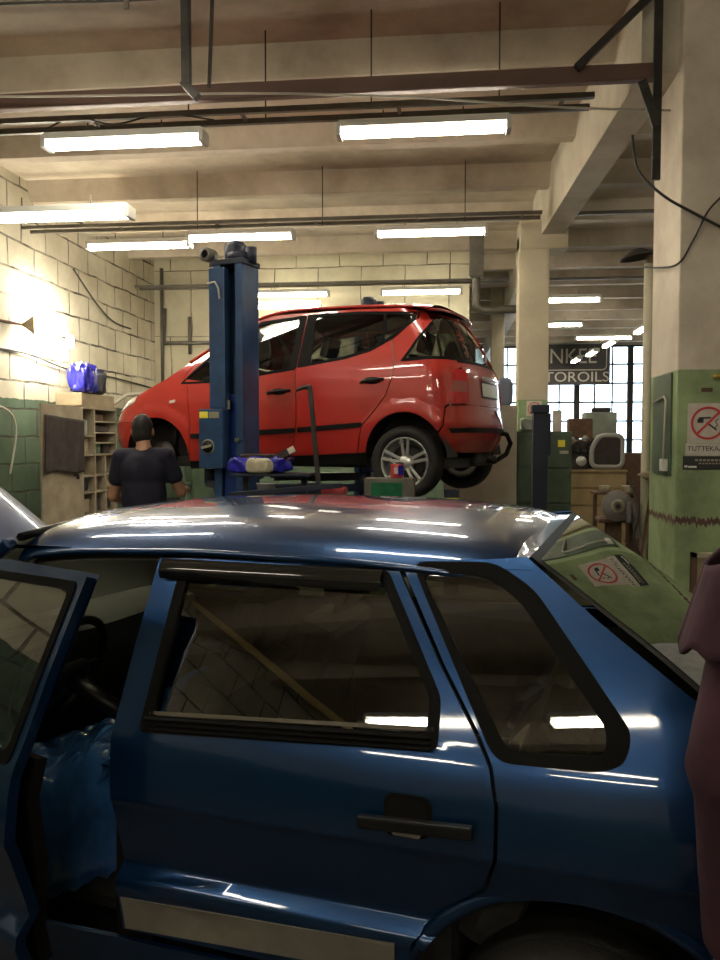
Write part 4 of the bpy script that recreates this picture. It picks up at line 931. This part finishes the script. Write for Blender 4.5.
b = MB(); b.grid(lambda u, v: (.0459*cos(-2.0+.6*u), .0459*sin(-2.0+.6*u), .03+.04*v), 6, 2); b.build('white_print', M['paper'], t)
# hazard striped block by the rear wheel
b = MB(); b.bar((.15,6.35,0),(.15,6.35,1.20),.12,.12,up=(1,0,0)); o = b.build('support_post', M['liftdark']); tag(o, 'short dark support with yellow stripes under the tail of the red minivan', 'support'); 
o.location = (-.14,.25,0)
b = MB()
for k in range(5): b.box(.085,.21,6.283,6.289,.66+k*.11,.70+k*.11)
b.build('yellow_stripe', M['yellow'], o)
# ------------------------------------------------------------------ left wall furniture
t = thing('pigeonhole_cabinet', 'cream wooden cabinet of open pigeonholes against the left wall', 'cabinet', (-5.18, 10.2, 0))
D_, W_, H_ = .42, 1.12, 2.05
b = MB(); b.box(0,.02,0,W_,0,H_); b.box(0,D_,0,.03,0,H_); b.box(0,D_,W_-.03,W_,0,H_); b.box(0,D_,0,W_,H_-.04,H_); b.box(0,D_,0,W_,.0,.06); b.build('carcass', M['woodp'], t)
for z in (.30,.60,.90,1.12,1.40): MB().box(.02,D_-.01,.03,W_-.03,z-.012,z+.012).build('shelf', M['woodp'], t)
for z in (1.56,1.70,1.85): MB().box(.02,D_-.01,.40,W_-.03,z-.01,z+.01).build('shelf', M['woodp'], t)
MB().box(.02,D_-.01,.03,.40,1.64,1.66).build('shelf', M['woodp'], t)
MB().box(.02,D_,.385,.415,.06,H_-.04).build('divider', M['woodp'], t); MB().box(.02,D_,.72,.75,.06,1.40).build('divider', M['woodp'], t)
dr = MB().box(D_-.0,D_+.025,-1.10,-.01,.04,H_-.02,bev=.004).build('cabinet_door', M['woodp'], t)
b = MB(); b.box(D_+.02,D_+.05,-.22,-.18,1.10,1.16,bev=.008); b.box(D_+.02,D_+.035,-.30,-.17,1.14,1.17); b.build('door_latch', M['steel'], dr)
b = MB()
def cl(u, v):
    y = -1.07+1.02*u-.04*v*(1-u); z = 1.90-.70*v-.05*(u)*(1-v)+.02*sin(6*u)*v
    return (D_+.058+.010*sin(9*u+2*v)+.008*v*sin(21*u), y, z)
b.grid(cl, 36, 20); o = b.build('hanging_cloth', M['cloth']); o.location = (-5.18, 10.2, 0); s_ = o.modifiers.new('s','SOLIDIFY'); s_.thickness = .008
tag(o, 'dark brown cloth draped on the open cabinet door', 'cloth')
items = [(.10,.15,.22,'cardboard',.12,1.40),(.50,.70,.14,'greenm',.25,1.40),(.8,1.02,.12,'cloth',.2,1.40),(.08,.3,.20,'greyg',.16,1.655),(.45,.95,.07,'cloth',.10,1.705),(.5,.8,.08,'rust',.1,1.855),(.1,.3,.18,'liftdark',.22,.92),(.45,.62,.16,'rust',.2,.92),(.8,1.0,.17,'cardboard',.2,.92),(.1,.32,.18,'cardboard',.2,.62),(.48,.65,.18,'cloth',.2,.62),(.79,1.0,.15,'steel',.2,.62),(.1,.33,.15,'steel',.2,.32),(.5,.66,.16,'cardboard',.2,.32)]
for i, (ya, yb, h, mt, d, z) in enumerate(items):
    if yb - ya < .08: yb = ya+.22
    o = MB().box(-.30+.12, .0, 0, yb-ya, 0, h, bev=.008).build('storage_box', M[mt]); o.location = (-5.18+.36, 10.2+ya, z+.013)
    tag(o, '%s box in the pigeonhole cabinet, %s' % ({'cardboard':'tan','greenm':'green','cloth':'dark brown','greyg':'grey-green','rust':'rust-coloured','liftdark':'navy','steel':'dark grey'}[mt], 'in the '+{1.40:'long middle shelf',1.655:'upper left cell',1.705:'upper right cell',1.855:'top right cell',.92:'first row under the middle shelf',.62:'second row from the floor',.32:'lowest row'}[z]), 'box', 'boxes in the pigeonhole cabinet')
o = MB().box(0,.36,0,1.05,0,.17,bev=.01).build('carton', M['cardboard']); o.location = (-5.16, 10.30, 2.05); tag(o, 'long tan carton lying on top of the pigeonhole cabinet', 'carton')
o = crinkle(-5.0,-4.72,10.33,10.68,2.225,2.60,.15,3).build('plastic_bag', M['bluebag']); tag(o, 'shiny bright blue plastic bag on the carton over the cabinet, front one', 'bag')
o = crinkle(-5.08,-4.80,10.72,11.12,2.225,2.56,.13,5).build('plastic_bag', M['liftdark']); tag(o, 'dark blue grey bag behind the bright blue bag over the cabinet', 'bag')
b = MB(); b.tube([(-4.84,10.42+.13*cos(a*.35), 2.50+.12*sin(a*.35)) for a in range(10)], .016, 8); tag(b.build('hose_loop', M['white']), 'white hose loop poking out of the bright blue bag', 'hose')
b = MB(); b.tube([(-5.18,12.1,2.12),(-5.0,12.3,2.30),(-4.9,12.7,2.34),(-4.9,13.2,2.25),(-5.15,13.6,2.15)], .03, 8); tag(b.build('bent_pipe', M['cablew']), 'pale bent pipe above the nose of the red minivan', 'pipe')
b = MB(); b.lathe([(.12,-.09),(.22,-.10),(.30,-.09),(.31,0),(.30,.09),(.22,.10),(.12,.09)], Matrix.Translation((-4.55,8.5,.31))@Matrix.Rotation(radians(80),4,'Y'), 28); tag(b.build('spare_tyre', M['tyre']), 'old tyre standing by the left wall', 'tyre')
t = thing('parts_rack', 'dark green steel rack behind the mechanic beside the cabinet', 'rack', (-4.6, 12.2, 0))
for x in (0,.5):
    for y in (0,.4): MB().box(x,x+.04,y,y+.04,0,1.55).build('leg', M['greenm'], t)
for z in (.4,.9,1.5): MB().box(0,.54,0,.44,z,z+.03).build('shelf', M['greenm'], t)
for i, (z, mt, w) in enumerate(((.43,'steel',.3),(.93,'greenm',.4),(1.53,'rust',.35))):
    o = MB().box(.05,.05+w,.05,.36,0,.26,bev=.02).build('parts_box', M[mt]); o.location = (-4.6,12.2,z); tag(o, ['dark grey','green','rust-coloured'][i]+' parts box on the rack behind the mechanic', 'box', 'boxes on the parts rack')
# ------------------------------------------------------------------ middle distance
t = thing('steel_locker', 'plain beige steel locker standing behind the red minivan tail', 'locker', (.0, 9.35, 0))
MB().box(-.08,.74,0,.5,0,1.99,bev=.008).build('locker_body', M['beigemetal'], t); MB().box(-.07,.325,-.015,0,.04,1.96,bev=.004).build('locker_door', M['beigemetal'], t); MB().box(.335,.73,-.015,0,.04,1.96,bev=.004).build('locker_door', M['beigemetal'], t)
o = crinkle(.53,.70,9.50,9.70,1.99,2.30,.08,3).build('folded_jacket', M['stripe'].copy()); o.data.materials[0].node_tree.nodes['Principled BSDF'].inputs['Base Color'].default_value = (.16,.19,.26,1); tag(o, 'blue-grey bundled jacket on top of the beige locker', 'jacket')
t = thing('drawer_cabinet', 'dark green steel drawer cabinet in front of the column', 'cabinet', (.76, 9.75, 0))
MB().box(0,.64,0,.5,0,1.70,bev=.008).build('cabinet_body', M['greenm'], t)
for z in (.05,.46,.87,1.28): MB().box(.02,.62,-.018,0,z,z+.385,bev=.005).build('drawer', M['greenm'], t)
MB().box(.48,.56,-.024,-.018,1.52,1.60).build('yellow_sticker', M['yellow'], t)['label'] = 'yellow sticker'
MB().box(.50,.60,-.024,-.018,1.44,1.475).build('white_label', M['paper'], t)['label'] = 'white label'
o = MB().box(.44,.54,.12,.2,0,.25,bev=.005).build('carton', M['paper']); o.location = (.76,9.75,1.70); tag(o, 'slim pale carton standing on the green drawer cabinet right of the navy post', 'carton')
o = crinkle(.82,1.0,9.85,10.05,1.70,1.86,.08,2).build('plastic_bag', M['greyg']); tag(o, 'grey-green bag lying on the green drawer cabinet left of the navy post', 'bag')
# small sign on the column
def nosmoke(x, y, z, w, rz=0):
    t = thing('no_smoking_sign', '', 'sign', (x, y, z), rz)
    MB().box(-w/2, w/2, -.006, 0, -w/2, w/2).build('sign_plate', M['paper'], t)
    R = w*.42
    b = MB(); b.lathe([(R*.86, .002), (R, .002), (R, 0), (R*.86, 0)], Matrix.Translation((0,-.0065,0))@Matrix.Rotation(pi/2,4,'X'), 40, smooth=False)
    b.bar((-R*.66,-.0085,-R*.66),(R*.66,-.0085,R*.66),.004,R*.13,up=(0,0,1)); b.build('red_ring', M['redprint'], t)
    b = MB(); b.bar((-R*.55,-.0075,R*.30),(R*.15,-.0075,-R*.02+.35*R),.003,R*.10); b.box(-R*.62,-R*.28,-.009,-.006,R*.02,R*.26); b.bar((-R*.1,-.0075,R*.05),(R*.5,-.0075,-R*.42),.003,R*.09); b.tube([(R*.4,-.008,-R*.3),(R*.55,-.008,-R*.1),(R*.42,-.008,R*.1),(R*.58,-.008,R*.25)],R*.03,6); b.build('cigarette', M['blackprint'], t)
    return t
s1 = nosmoke(1.03, 10.399, 1.99, .19); s1['label'] = 'small faded no-smoking sign high on the green part of the far column'
s2 = nosmoke(1.745, 5.839, 1.715, .27); s2['label'] = 'red ring no-smoking sign on the green part of the right pillar'
o = thing('notice_strip', 'white paper notice with black letters directly below the no-smoking sign', 'notice', (1.755, 5.839, 1.535)); MB().box(-.155,.15,-.005,0,-.042,.042).build('paper', M['paper'], o)
text('lettering', 'TUTTEKAAHJ', .048, M['blackprint'], o, FACE(0,-.006,.005), .0008)
o = thing('notice_strip', 'dark notice band with small white letters below the white notice', 'notice', (1.75, 5.839, 1.445)); MB().box(-.165,.16,-.005,0,-.048,.044).build('paper', M['blackprint'], o)
b = MB(); [b.box(-.085+k*.026, -.066+k*.026, -.007, -.005, .010, .024) for k in range(8)]; [b.box(-.06+k*.022, -.045+k*.022, -.007, -.005, -.010, -.001) for k in range(9)]; b.build('faded_lettering', M['sticker'], o)
b = MB(); b.box(-.155,-.135,-.007,-.005,-.034,-.018,bev=.002); b.box(-.130,-.075,-.007,-.005,-.036,-.022,bev=.002); b.build('white_mark', M['white'], o)
b = MB(); b.tube([(1.80,5.845,2.03),(1.82,5.79,2.03),(1.84,5.78,2.06)], .012, 8); b.ell((1.79,5.80,2.03),.03,.02,.02); tag(b.build('brass_tap', M['brass']), 'small brass tap on the green band of the right pillar', 'tap')
o = MB().box(1.70,1.77,5.832,5.842,1.93,1.955).build('wall_scar', M['rust']); tag(o, 'small dark plate screwed to the pillar above the sign', 'plate')
# pillar side: service panel, cable and socket
t = thing('service_panel', 'narrow grey-green service panel on the shaded side of the right pillar', 'panel', (1.54, 5.95, 1.35)); MB().box(-.015,0,0,.50,0,.72,bev=.003).build('panel_sheet', M['greenm'], t)
t = thing('wall_socket', 'white socket box with its cable on the side of the right pillar', 'socket', (1.525, 6.02, 1.38)); MB().box(-.04,0,-.03,.05,0,.085,bev=.006).build('box', M['white'], t)
MB().tube([(-.02,.02,.08),(-.015,.02,.30),(-.015,.0,.50),(-.015,.05,.53),(-.015,.35,.50)], .008, 6).build('cable', M['cablew'], t)
# timber post and cream pipe beyond the pillar
tag(MB().box(1.60,1.76,7.02,7.16,0,3.12,bev=.006).build('timber_post', M['cardboard']), 'brown timber post just beyond the right pillar', 'post')
b = MB(); b.cyl((1.59,6.96,0),(1.59,6.96,3.03),.032,14); tag(b.build('standpipe', M['cream']), 'tall cream pipe beside the timber post', 'pipe')
b = MB(); b.lathe([(.0,.06),(.05,.055),(.15,.0),(.155,-.01),(.14,-.005),(.04,.045)], Matrix.Translation((1.52,7.0,3.10))@Matrix.Rotation(radians(-8),4,'Y'), 24); b.cyl((1.52,7.0,3.15),(1.68,7.05,3.14),.015,8); tag(b.build('pole_lamp', M['steel']), 'dark dished lamp with a short arm on top of the cream pipe', 'lamp')
# bench grinder on its pedestal
t = thing('bench_grinder', 'bench grinder with a round grey wheel on a pedestal by the right pillar', 'grinder', (1.36, 6.95, 0))
MB().box(-.15,.15,-.05,.25,0,.04).build('foot', M['rust'], t); MB().bar((.0,.10,.04),(.0,.10,.92),.12,.12,up=(1,0,0),bev=.01).build('pedestal', M['rust'], t); MB().box(-.14,.12,-.05,.18,.92,.95,bev=.005).build('table', M['rust'], t)
MX = Matrix.Translation((0,-.06,1.06))@Matrix.Rotation(pi/2,4,'X')
MB().lathe([(0,-.02),(.125,-.02),(.128,0),(.125,.02),(0,.02)], MX, 32).build('grinding_wheel', M['grind'], t)
MB().lathe([(.035,.022),(.055,.022),(.058,.03),(.035,.03)], MX, 24).build('wheel_flange', M['sticker'], t)
b = MB(); b.cyl((0,-.05,1.06),(0,.24,1.06),.07,20); b.cyl((0,-.10,1.06),(0,-.06,1.06),.018,12); b.box(-.05,.08,.0,.2,.95,1.02,bev=.01); b.build('motor', M['steel'], t)
b = MB(); b.box(.07,.10,-.12,-.02,.93,1.10,bev=.004); b.bar((.10,-.08,1.12),(.17,-.05,.80),.05,.03); b.build('tool_rest', M['grind'], t)
for i, (x, y) in enumerate(((1.36,7.10),(1.56,6.72))):
    o = MB().lathe([(0,0),(.045,0),(.05,.05),(.05,.055),(0,.055)], None, 18).build('cup', M['beigebag']); o.location = ((1.30,7.13,1.16) if i == 0 else (1.49,7.13,1.16)); tag(o, ['pale round tin left above the grinder wheel', 'pale round tin right above the grinder wheel'][i], 'tin', 'tins above the grinder')
MB_s = MB().box(1.20,1.56,7.04,7.24,1.14,1.16).build('small_shelf', M['rust']); tag(MB_s, 'small rusty shelf holding the two tins behind the grinder wheel', 'shelf')
MB().bar((1.53,7.17,0),(1.53,7.17,1.14),.03,.03,up=(1,0,0)).build('shelf_leg', M['rust'], MB_s); MB().bar((1.23,7.17,0),(1.23,7.17,1.14),.03,.03,up=(1,0,0)).build('shelf_leg', M['rust'], MB_s)
b = MB(); b.lathe([(0,0),(.06,.0),(.11,.05),(.115,.05),(.06,-.008),(0,-.008)], Matrix.Translation((1.62,6.80,1.30))@Matrix.Rotation(radians(-14),4,'Y'), 24); tag(b.build('bowl', M['cardboard']), 'shallow tan bowl wedged beside the cream pipe', 'bowl')
cable([(1.45,6.9,1.28),(1.50,6.75,1.05),(1.46,6.72,.80),(1.55,6.70,.62)], .012, M['cable'], 'tangled dark cable hanging right of the grinder', )
tag(MB().bar((1.42,6.68,.0),(1.58,6.70,1.20),.02,.02).build('prop_rod', M['rust']), 'thin rusty rod leaning by the grinder', 'rod')
t = thing('framed_board', 'low tan board in a rusty metal frame leaning at the foot of the right pillar', 'board', (1.60, 5.62, 0))
MB().box(0,.62,.02,.04,.05,.82).build('board', M['cardboard'], t)
for a in ((0,.03,0,.85),(.59,.62,0,.85)): MB().box(a[0],a[1],0,.06,a[2],a[3]).build('frame_bar', M['rust'], t)
for a in ((.82,.85),(.02,.05)): MB().box(0,.62,0,.06,a[0],a[1]).build('frame_bar', M['beigebag'], t)
# wooden crate with scrap engine parts
t = thing('wooden_crate', 'large pale wooden crate carrying scrap engine parts', 'crate', (1.55, 11.3, 0))
MB().box(0,.78,0,.7,0,1.19,bev=.004).build('crate_body', M['wood'], t)
for k in range(5): MB().box(-.01,.79,-.02,0,.02+k*.235,.235+k*.235,bev=.004).build('plank', M['wood'], t)
MB().box(-.02,.80,-.04,.72,1.17,1.20,bev=.004).build('lid', M['wood'], t)
def engine(x, y, z, sc, label, s):
    random.seed(s); t = thing('engine', label, 'engine', (x, y, z))
    b = MB(); b.box(-.16*sc,.16*sc,-.12*sc,.12*sc,0,.26*sc,bev=.02); b.box(-.13*sc,.13*sc,-.09*sc,.09*sc,.26*sc,.40*sc,bev=.02)
    for k in range(6): b.cyl((-.13*sc+k*.05*sc,-.09*sc,.3*sc),(-.13*sc+k*.05*sc,-.17*sc,.24*sc),.018*sc,8)
    b.build('block', M['steel'], t)
    MB().lathe([(0,0),(.07*sc,0),(.075*sc,.02),(.055*sc,.03),(0,.03)], Matrix.Translation((.05*sc,-.125*sc,.12*sc))@Matrix.Rotation(pi/2,4,'X'), 20).build('pulley', M['alloy'], t)
    b = MB(); b.tube([(-.15*sc,-.1*sc,.1*sc),(-.2*sc,-.16*sc,.2*sc),(-.12*sc,-.18*sc,.34*sc),(.02*sc,-.14*sc,.42*sc)], .022*sc, 8); b.build('pipe', M['rust'], t)
    b = MB(); b.ell((-.08*sc,-.1*sc,.42*sc),.05*sc,.05*sc,.05*sc); b.ell((.1*sc,-.08*sc,.44*sc),.04*sc,.05*sc,.03*sc); b.build('cap', M['stripe'], t)
engine(1.72, 11.55, 1.2, .95, 'dark scrap engine with pale pulley on the left end of the crate', 1)
engine(1.95, 11.85, 1.2, 1.0, 'second dark engine standing behind on the crate', 2)
o = MB().box(1.62,1.95,11.75,11.98,0,.0+.28,bev=.02).build('gearbox', M['rust']); o.location = (0.02,-.02,1.62); tag(o, 'brownish gearbox piled on top of the engines', 'gearbox')
b = MB()
ring = rounded([(-.20,-.20),(.20,-.20),(.20,.22),(-.10,.22),(-.20,.05)], .09, 5)
P = [(x, 0, z) for x, z in ring]; b.tube(P+[P[0]], .035, 8, cap=False); o = b.build('tubular_frame', M['stripe']); o.location = (2.10, 11.38, 1.44); tag(o, 'pale grey rounded frame standing at the right end of the crate', 'frame')
MB().prism(ring, -.02, .02, Matrix.Rotation(pi/2,4,'X')).build('dark_mesh', M['cloth'], o)
t = thing('machine_box', 'grey-green machine housing behind the rounded frame', 'machine', (2.15, 12.3, 0)); MB().box(-.22,.22,-.2,.2,0,2.0,bev=.02).build('housing', M['greyg'], t); MB().box(-.1,.15,-.1,.1,2.0,2.07,bev=.02).build('top_parts', M['cloth'], t)
t = thing('parts_pile', 'brown dark crate right of the tubular frame', 'crate', (2.35, 11.6, 0)); MB().box(0,.5,0,.5,0,1.42,bev=.01).build('crate_body', M['rust'], t)
# another red car in the far hall
r2 = copy_tree(van); r2.location = (4.1, 15.6, .452); r2.rotation_euler = (0, 0, radians(-68)); r2['label'] = 'second red car far back in the right hall, cut by the cream pipe'; r2['category'] = 'car'
tag(MB().box(3.3,5.9,12.6,15.8,0,.33).build('drive_on_platform', M['steel']), 'low steel platform under the far red car', 'platform')
# banner hung before the far windows
t = thing('banner', 'dark banner with pale MOTOROILS lettering hung before the far windows', 'banner', (2.6, 26.4, 3.32)); t.rotation_euler = (0,0,0)
MB().box(-.25,2.33,0,.02,0,1.30).build('sheet', M['banner'], t)
text('lettering', 'MOTOROILS', .44, M['bannerline'], t, FACE(.92,-.004,.24), .003, sx=1.12)
text('lettering', 'UNKEE', .66, M['bannerline'], t, FACE(.98,-.004,.88), .003, sx=.92)
b = MB(); Q = rounded([(-.18,.47),(2.22,.47),(2.22,1.4),(-.18,1.4)], .15, 5); Q = [(x,-.004,min(z,1.29)) for x, z in Q]; b.tube(Q+[Q[0]], .018, 6, cap=False); b.build('border_line', M['bannerline'], t)
MB().bar((-.15,0,1.30),(-.15,0,1.46),.01,.01,up=(1,0,0)).build('cord', M['steel'], t); MB().bar((2.0,0,1.30),(2.0,0,1.46),.01,.01,up=(1,0,0)).build('cord', M['steel'], t)
# hall clutter below the windows
for i, (x, y, w, h, mt) in enumerate(((.9,24.5,1.0,1.2,'steel'),(2.4,24.8,1.2,1.0,'greenm'),(4.2,22.5,1.1,1.1,'rust'),(5.8,23.5,1.3,1.4,'cloth'))):
    o = MB().box(x,x+w,y,y+.6,0,h,bev=.02).build('work_bench', M[mt]); MB().box(x-.05,x+w+.05,y-.05,y+.65,h,h+.04).build('bench_top', M['wood'], o)
    tag(o, ['grey','green','rust-brown','dark brown'][i]+' workbench at the far end of the right hall', 'workbench', 'workbenches in the far hall')
# ------------------------------------------------------------------ people
def hand(b, w, d, side, up, curl=.6, sc=1.0):
    """w wrist, d direction of the fingers, side = thumb side, up = back of hand"""
    w, d, side, up = Vector(w), Vector(d).normalized(), Vector(side).normalized(), Vector(up).normalized()
    p = w + d*.085*sc
    for k in (-1.2,-.4,.4,1.2): b.blob(w+side*.012*k*.8, p+side*.018*k, .014*sc, .0135*sc, 8)
    for k, L in zip((1.5,.5,-.5,-1.5), (.068,.078,.072,.056)):
        a = p+side*.0165*k*1.0; q = a+(d*cos(curl*.5)-up*sin(curl*.5))*L*.5*sc; r = q+(d*cos(curl*1.6)-up*sin(curl*1.6))*L*.5*sc
        b.blob(a, q, .0095*sc, .0088*sc, 8); b.blob(q, r, .0088*sc, .0075*sc, 8)
    t0 = w+side*.022+d*.02; t1 = t0+(side*.6+d*.7-up*.2).normalized()*.045*sc; t2 = t1+(side*.1+d*.9-up*.4).normalized()*.034*sc
    b.blob(t0, t1, .014*sc, .0115*sc, 8); b.blob(t1, t2, .0115*sc, .0085*sc, 8)
def person(label, loc, rz, J, shirt, trousers, sleeve=.5, tilt=0, hairmat=None, scale=1.0):
    t = thing('person', label, 'person', loc, rz); t.scale = (scale,)*3
    V = {k: Vector(v) for k, v in J.items()}
    b = MB()
    def seg(a, c, r0, r1, bb=b): bb.blob(V[a], V[c], r0, r1)
    hd = V['head']; nk = V['neck']
    b.ell(hd+Vector((0,0,.01)), .076, .094, .115, n=24); b.ell(hd+Vector((0,.03,-.05)), .058, .062, .062)
    b.ell(hd+Vector((0,.10,-.018)), .012, .022, .024)                       # nose
    b.ell(hd+Vector((0,.083,-.058)), .024, .012, .006); b.ell(hd+Vector((0,.082,-.070)), .020, .012, .006)
    for s in (-1, 1): b.ell(hd+Vector((s*.080,-.005,-.01)), .012, .022, .034)
    b.blob(nk, hd+Vector((0,-.01,-.05)), .056, .054)
    b.ell(V['chest'], .165, .115, .17); b.ell((V['chest']+V['pelvis'])/2, .145, .105, .22); b.ell(V['pelvis'], .155, .115, .13)
    b.blob(V['sl'], V['sr'], .062, .062); b.blob(V['chest']+Vector((0,0,.08)), nk, .09, .06)
    for s in 'lr':
        seg('s'+s, 'e'+s, .056, .043); seg('e'+s, 'w'+s, .043, .028)
        seg('h'+s, 'k'+s, .088, .058); seg('k'+s, 'a'+s, .056, .040)
        b.blob(V['a'+s]+Vector((0,-.04,-.04)), V['a'+s]+Vector((0,.16,-.055)), .040, .036)
        d = (V['w'+s]-V['e'+s]); hand(b, V['w'+s], d+Vector((0,.05,0)), Vector((0.9 if s == 'l' else -.9, .3, .4)), Vector((0,0,1)) if abs(d.z) < abs(d.y)+.05 else Vector((-1 if s == 'l' else 1,0,0)))
    body = remeshed(b, 'body', M['skin'], t, .0075, 3)
    c = MB(); G = .014
    c.ell(V['chest'], .165+G, .115+G, .17+G*.5); c.ell((V['chest']+V['pelvis'])/2, .165+G, .120+G, .24); c.ell(V['pelvis']+Vector((0,0,.02)), .165+G, .125+G, .13)
    c.blob(V['sl'], V['sr'], .054+G, .054+G); c.blob(V['chest']+Vector((0,0,.08)), nk-Vector((0,0,.045)), .10+G, .074)
    for s in 'lr': c.blob(V['s'+s], V['s'+s].lerp(V['e'+s], sleeve), .052+G, .056+G*.8)
    if sleeve >= 1:
        for s in 'lr': c.blob(V['e'+s], V['w'+s], .043+G, .036+G*.6)
    sh = remeshed(c, 'shirt', shirt, t, .012, 4)
    c = MB(); c.ell(V['pelvis']-Vector((0,0,.03)), .165+G*.5, .125+G*.5, .12)
    for s in 'lr': c.blob(V['h'+s], V['k'+s], .098, .070); c.blob(V['k'+s], V['a'+s]+Vector((0,0,.02)), .070, .056)
    remeshed(c, 'trousers', trousers, t, .014, 4)
    c = MB()
    for s in 'lr': c.blob(V['a'+s]+Vector((0,-.045,-.04)), V['a'+s]+Vector((0,.17,-.052)), .050, .046); c.box(V['a'+s].x-.045, V['a'+s].x+.045, V['a'+s].y-.09, V['a'+s].y+.21, V['a'+s].z-.095, V['a'+s].z-.07, bev=.008)
    remeshed(c, 'shoes', M['blacktrim'], t, .012, 3)
    c = MB(); c.ell(hd+Vector((0,-.012,.025)), .083, .097, .110, n=24); c.ell(hd+Vector((0,-.03,-.02)), .078, .078, .085)
    hr = remeshed(c, 'hair', hairmat or M['hair'], t, .01, 2)
    for s in (-1, 1):
        MB().ell(hd+Vector((s*.031,.084,.008)), .012, .008, .008).build('eye', M['white'], t)
    return t
J = dict(head=(-.02,.06,1.67), neck=(0,.01,1.545), chest=(0,-.01,1.36), pelvis=(0,0,.99), sl=(-.175,0,1.47), sr=(.175,0,1.475),
         el=(-.255,.06,1.16), wl=(-.22,.28,1.10), er=(.265,.10,1.19), wr=(.24,.36,1.20), hl=(-.10,0,.93), hr=(.10,0,.93), kl=(-.12,.05,.50), kr=(.13,.03,.50), al=(-.13,0,.095), ar=(.15,-.02,.095))
person('person in a dark navy t-shirt seen from behind, working at the minivan front wheel arch', (-2.36, 6.12, 0), radians(6), J, M['navy'], M['trouser'], .55, scale=1.0)
J2 = dict(head=(0,.03,1.69), neck=(0,0,1.53), chest=(0,0,1.32), pelvis=(0,0,.98), sl=(-.18,0,1.44), sr=(.18,0,1.44),
          el=(-.235,-.01,1.13), wl=(-.225,.03,.86), er=(.25,-.02,1.14), wr=(.26,.16,.94), hl=(-.10,0,.93), hr=(.10,0,.93), kl=(-.11,.03,.50), kr=(.11,.03,.50), al=(-.12,0,.095), ar=(.12,0,.095))
pr = person('person in a loose maroon jacket at the right edge beside the blue hatchback tail', (.637, 1.17, 0), radians(-10), J2, M['maroon'], M['maroon'], 1.0)
# loose short cape-like sleeve and coat skirt
c = MB()
sl = Vector(J2['sl'])
c.grid(lambda u, v: (sl.x-.012-(.080+.012*v)*cos(2*pi*u)-.022*v, .0+(.085+.02*v)*sin(2*pi*u), 1.47-.15*v-.05*cos(2*pi*u)*(1-v)-.02*cos(2*pi*u)*v+.008*sin(9*2*pi*u)*v), 40, 10)
o = c.build('sleeve_cape', M['maroon'], pr); q = o.modifiers.new('s', 'SOLIDIFY'); q.thickness = .006
c = MB(); c.grid(lambda u, v: ((.20+.06*v)*cos(2*pi*u)*(1+.05*sin(14*pi*u)*v), (.15+.06*v)*sin(2*pi*u), 1.15-.60*v), 48, 10)
o = c.build('coat_skirt', M['maroon'], pr); q = o.modifiers.new('s', 'SOLIDIFY'); q.thickness = .006
# ------------------------------------------------------------------ daylight and camera
w = bpy.data.worlds.new('overcast_sky'); scene.world = w; w.use_nodes = True
bg = w.node_tree.nodes['Background']; bg.inputs['Color'].default_value = (.80, .92, 1, 1); bg.inputs['Strength'].default_value = 3.6
cam = bpy.data.cameras.new('camera'); co = bpy.data.objects.new('camera', cam); COL.objects.link(co)
cam.sensor_fit = 'AUTO'; cam.sensor_width = 36; cam.lens = 820/960*36; cam.clip_start = .02
co.location = (0, 0, 1.6); co.rotation_euler = (radians(90)-atan(40/820), 0, radians(6.3))
scene.camera = co
scene.view_settings.view_transform = 'Standard'; scene.view_settings.look = 'None'; scene.view_settings.gamma = 1; scene.view_settings.use_curve_mapping = False
scene.view_settings.exposure = EXPO
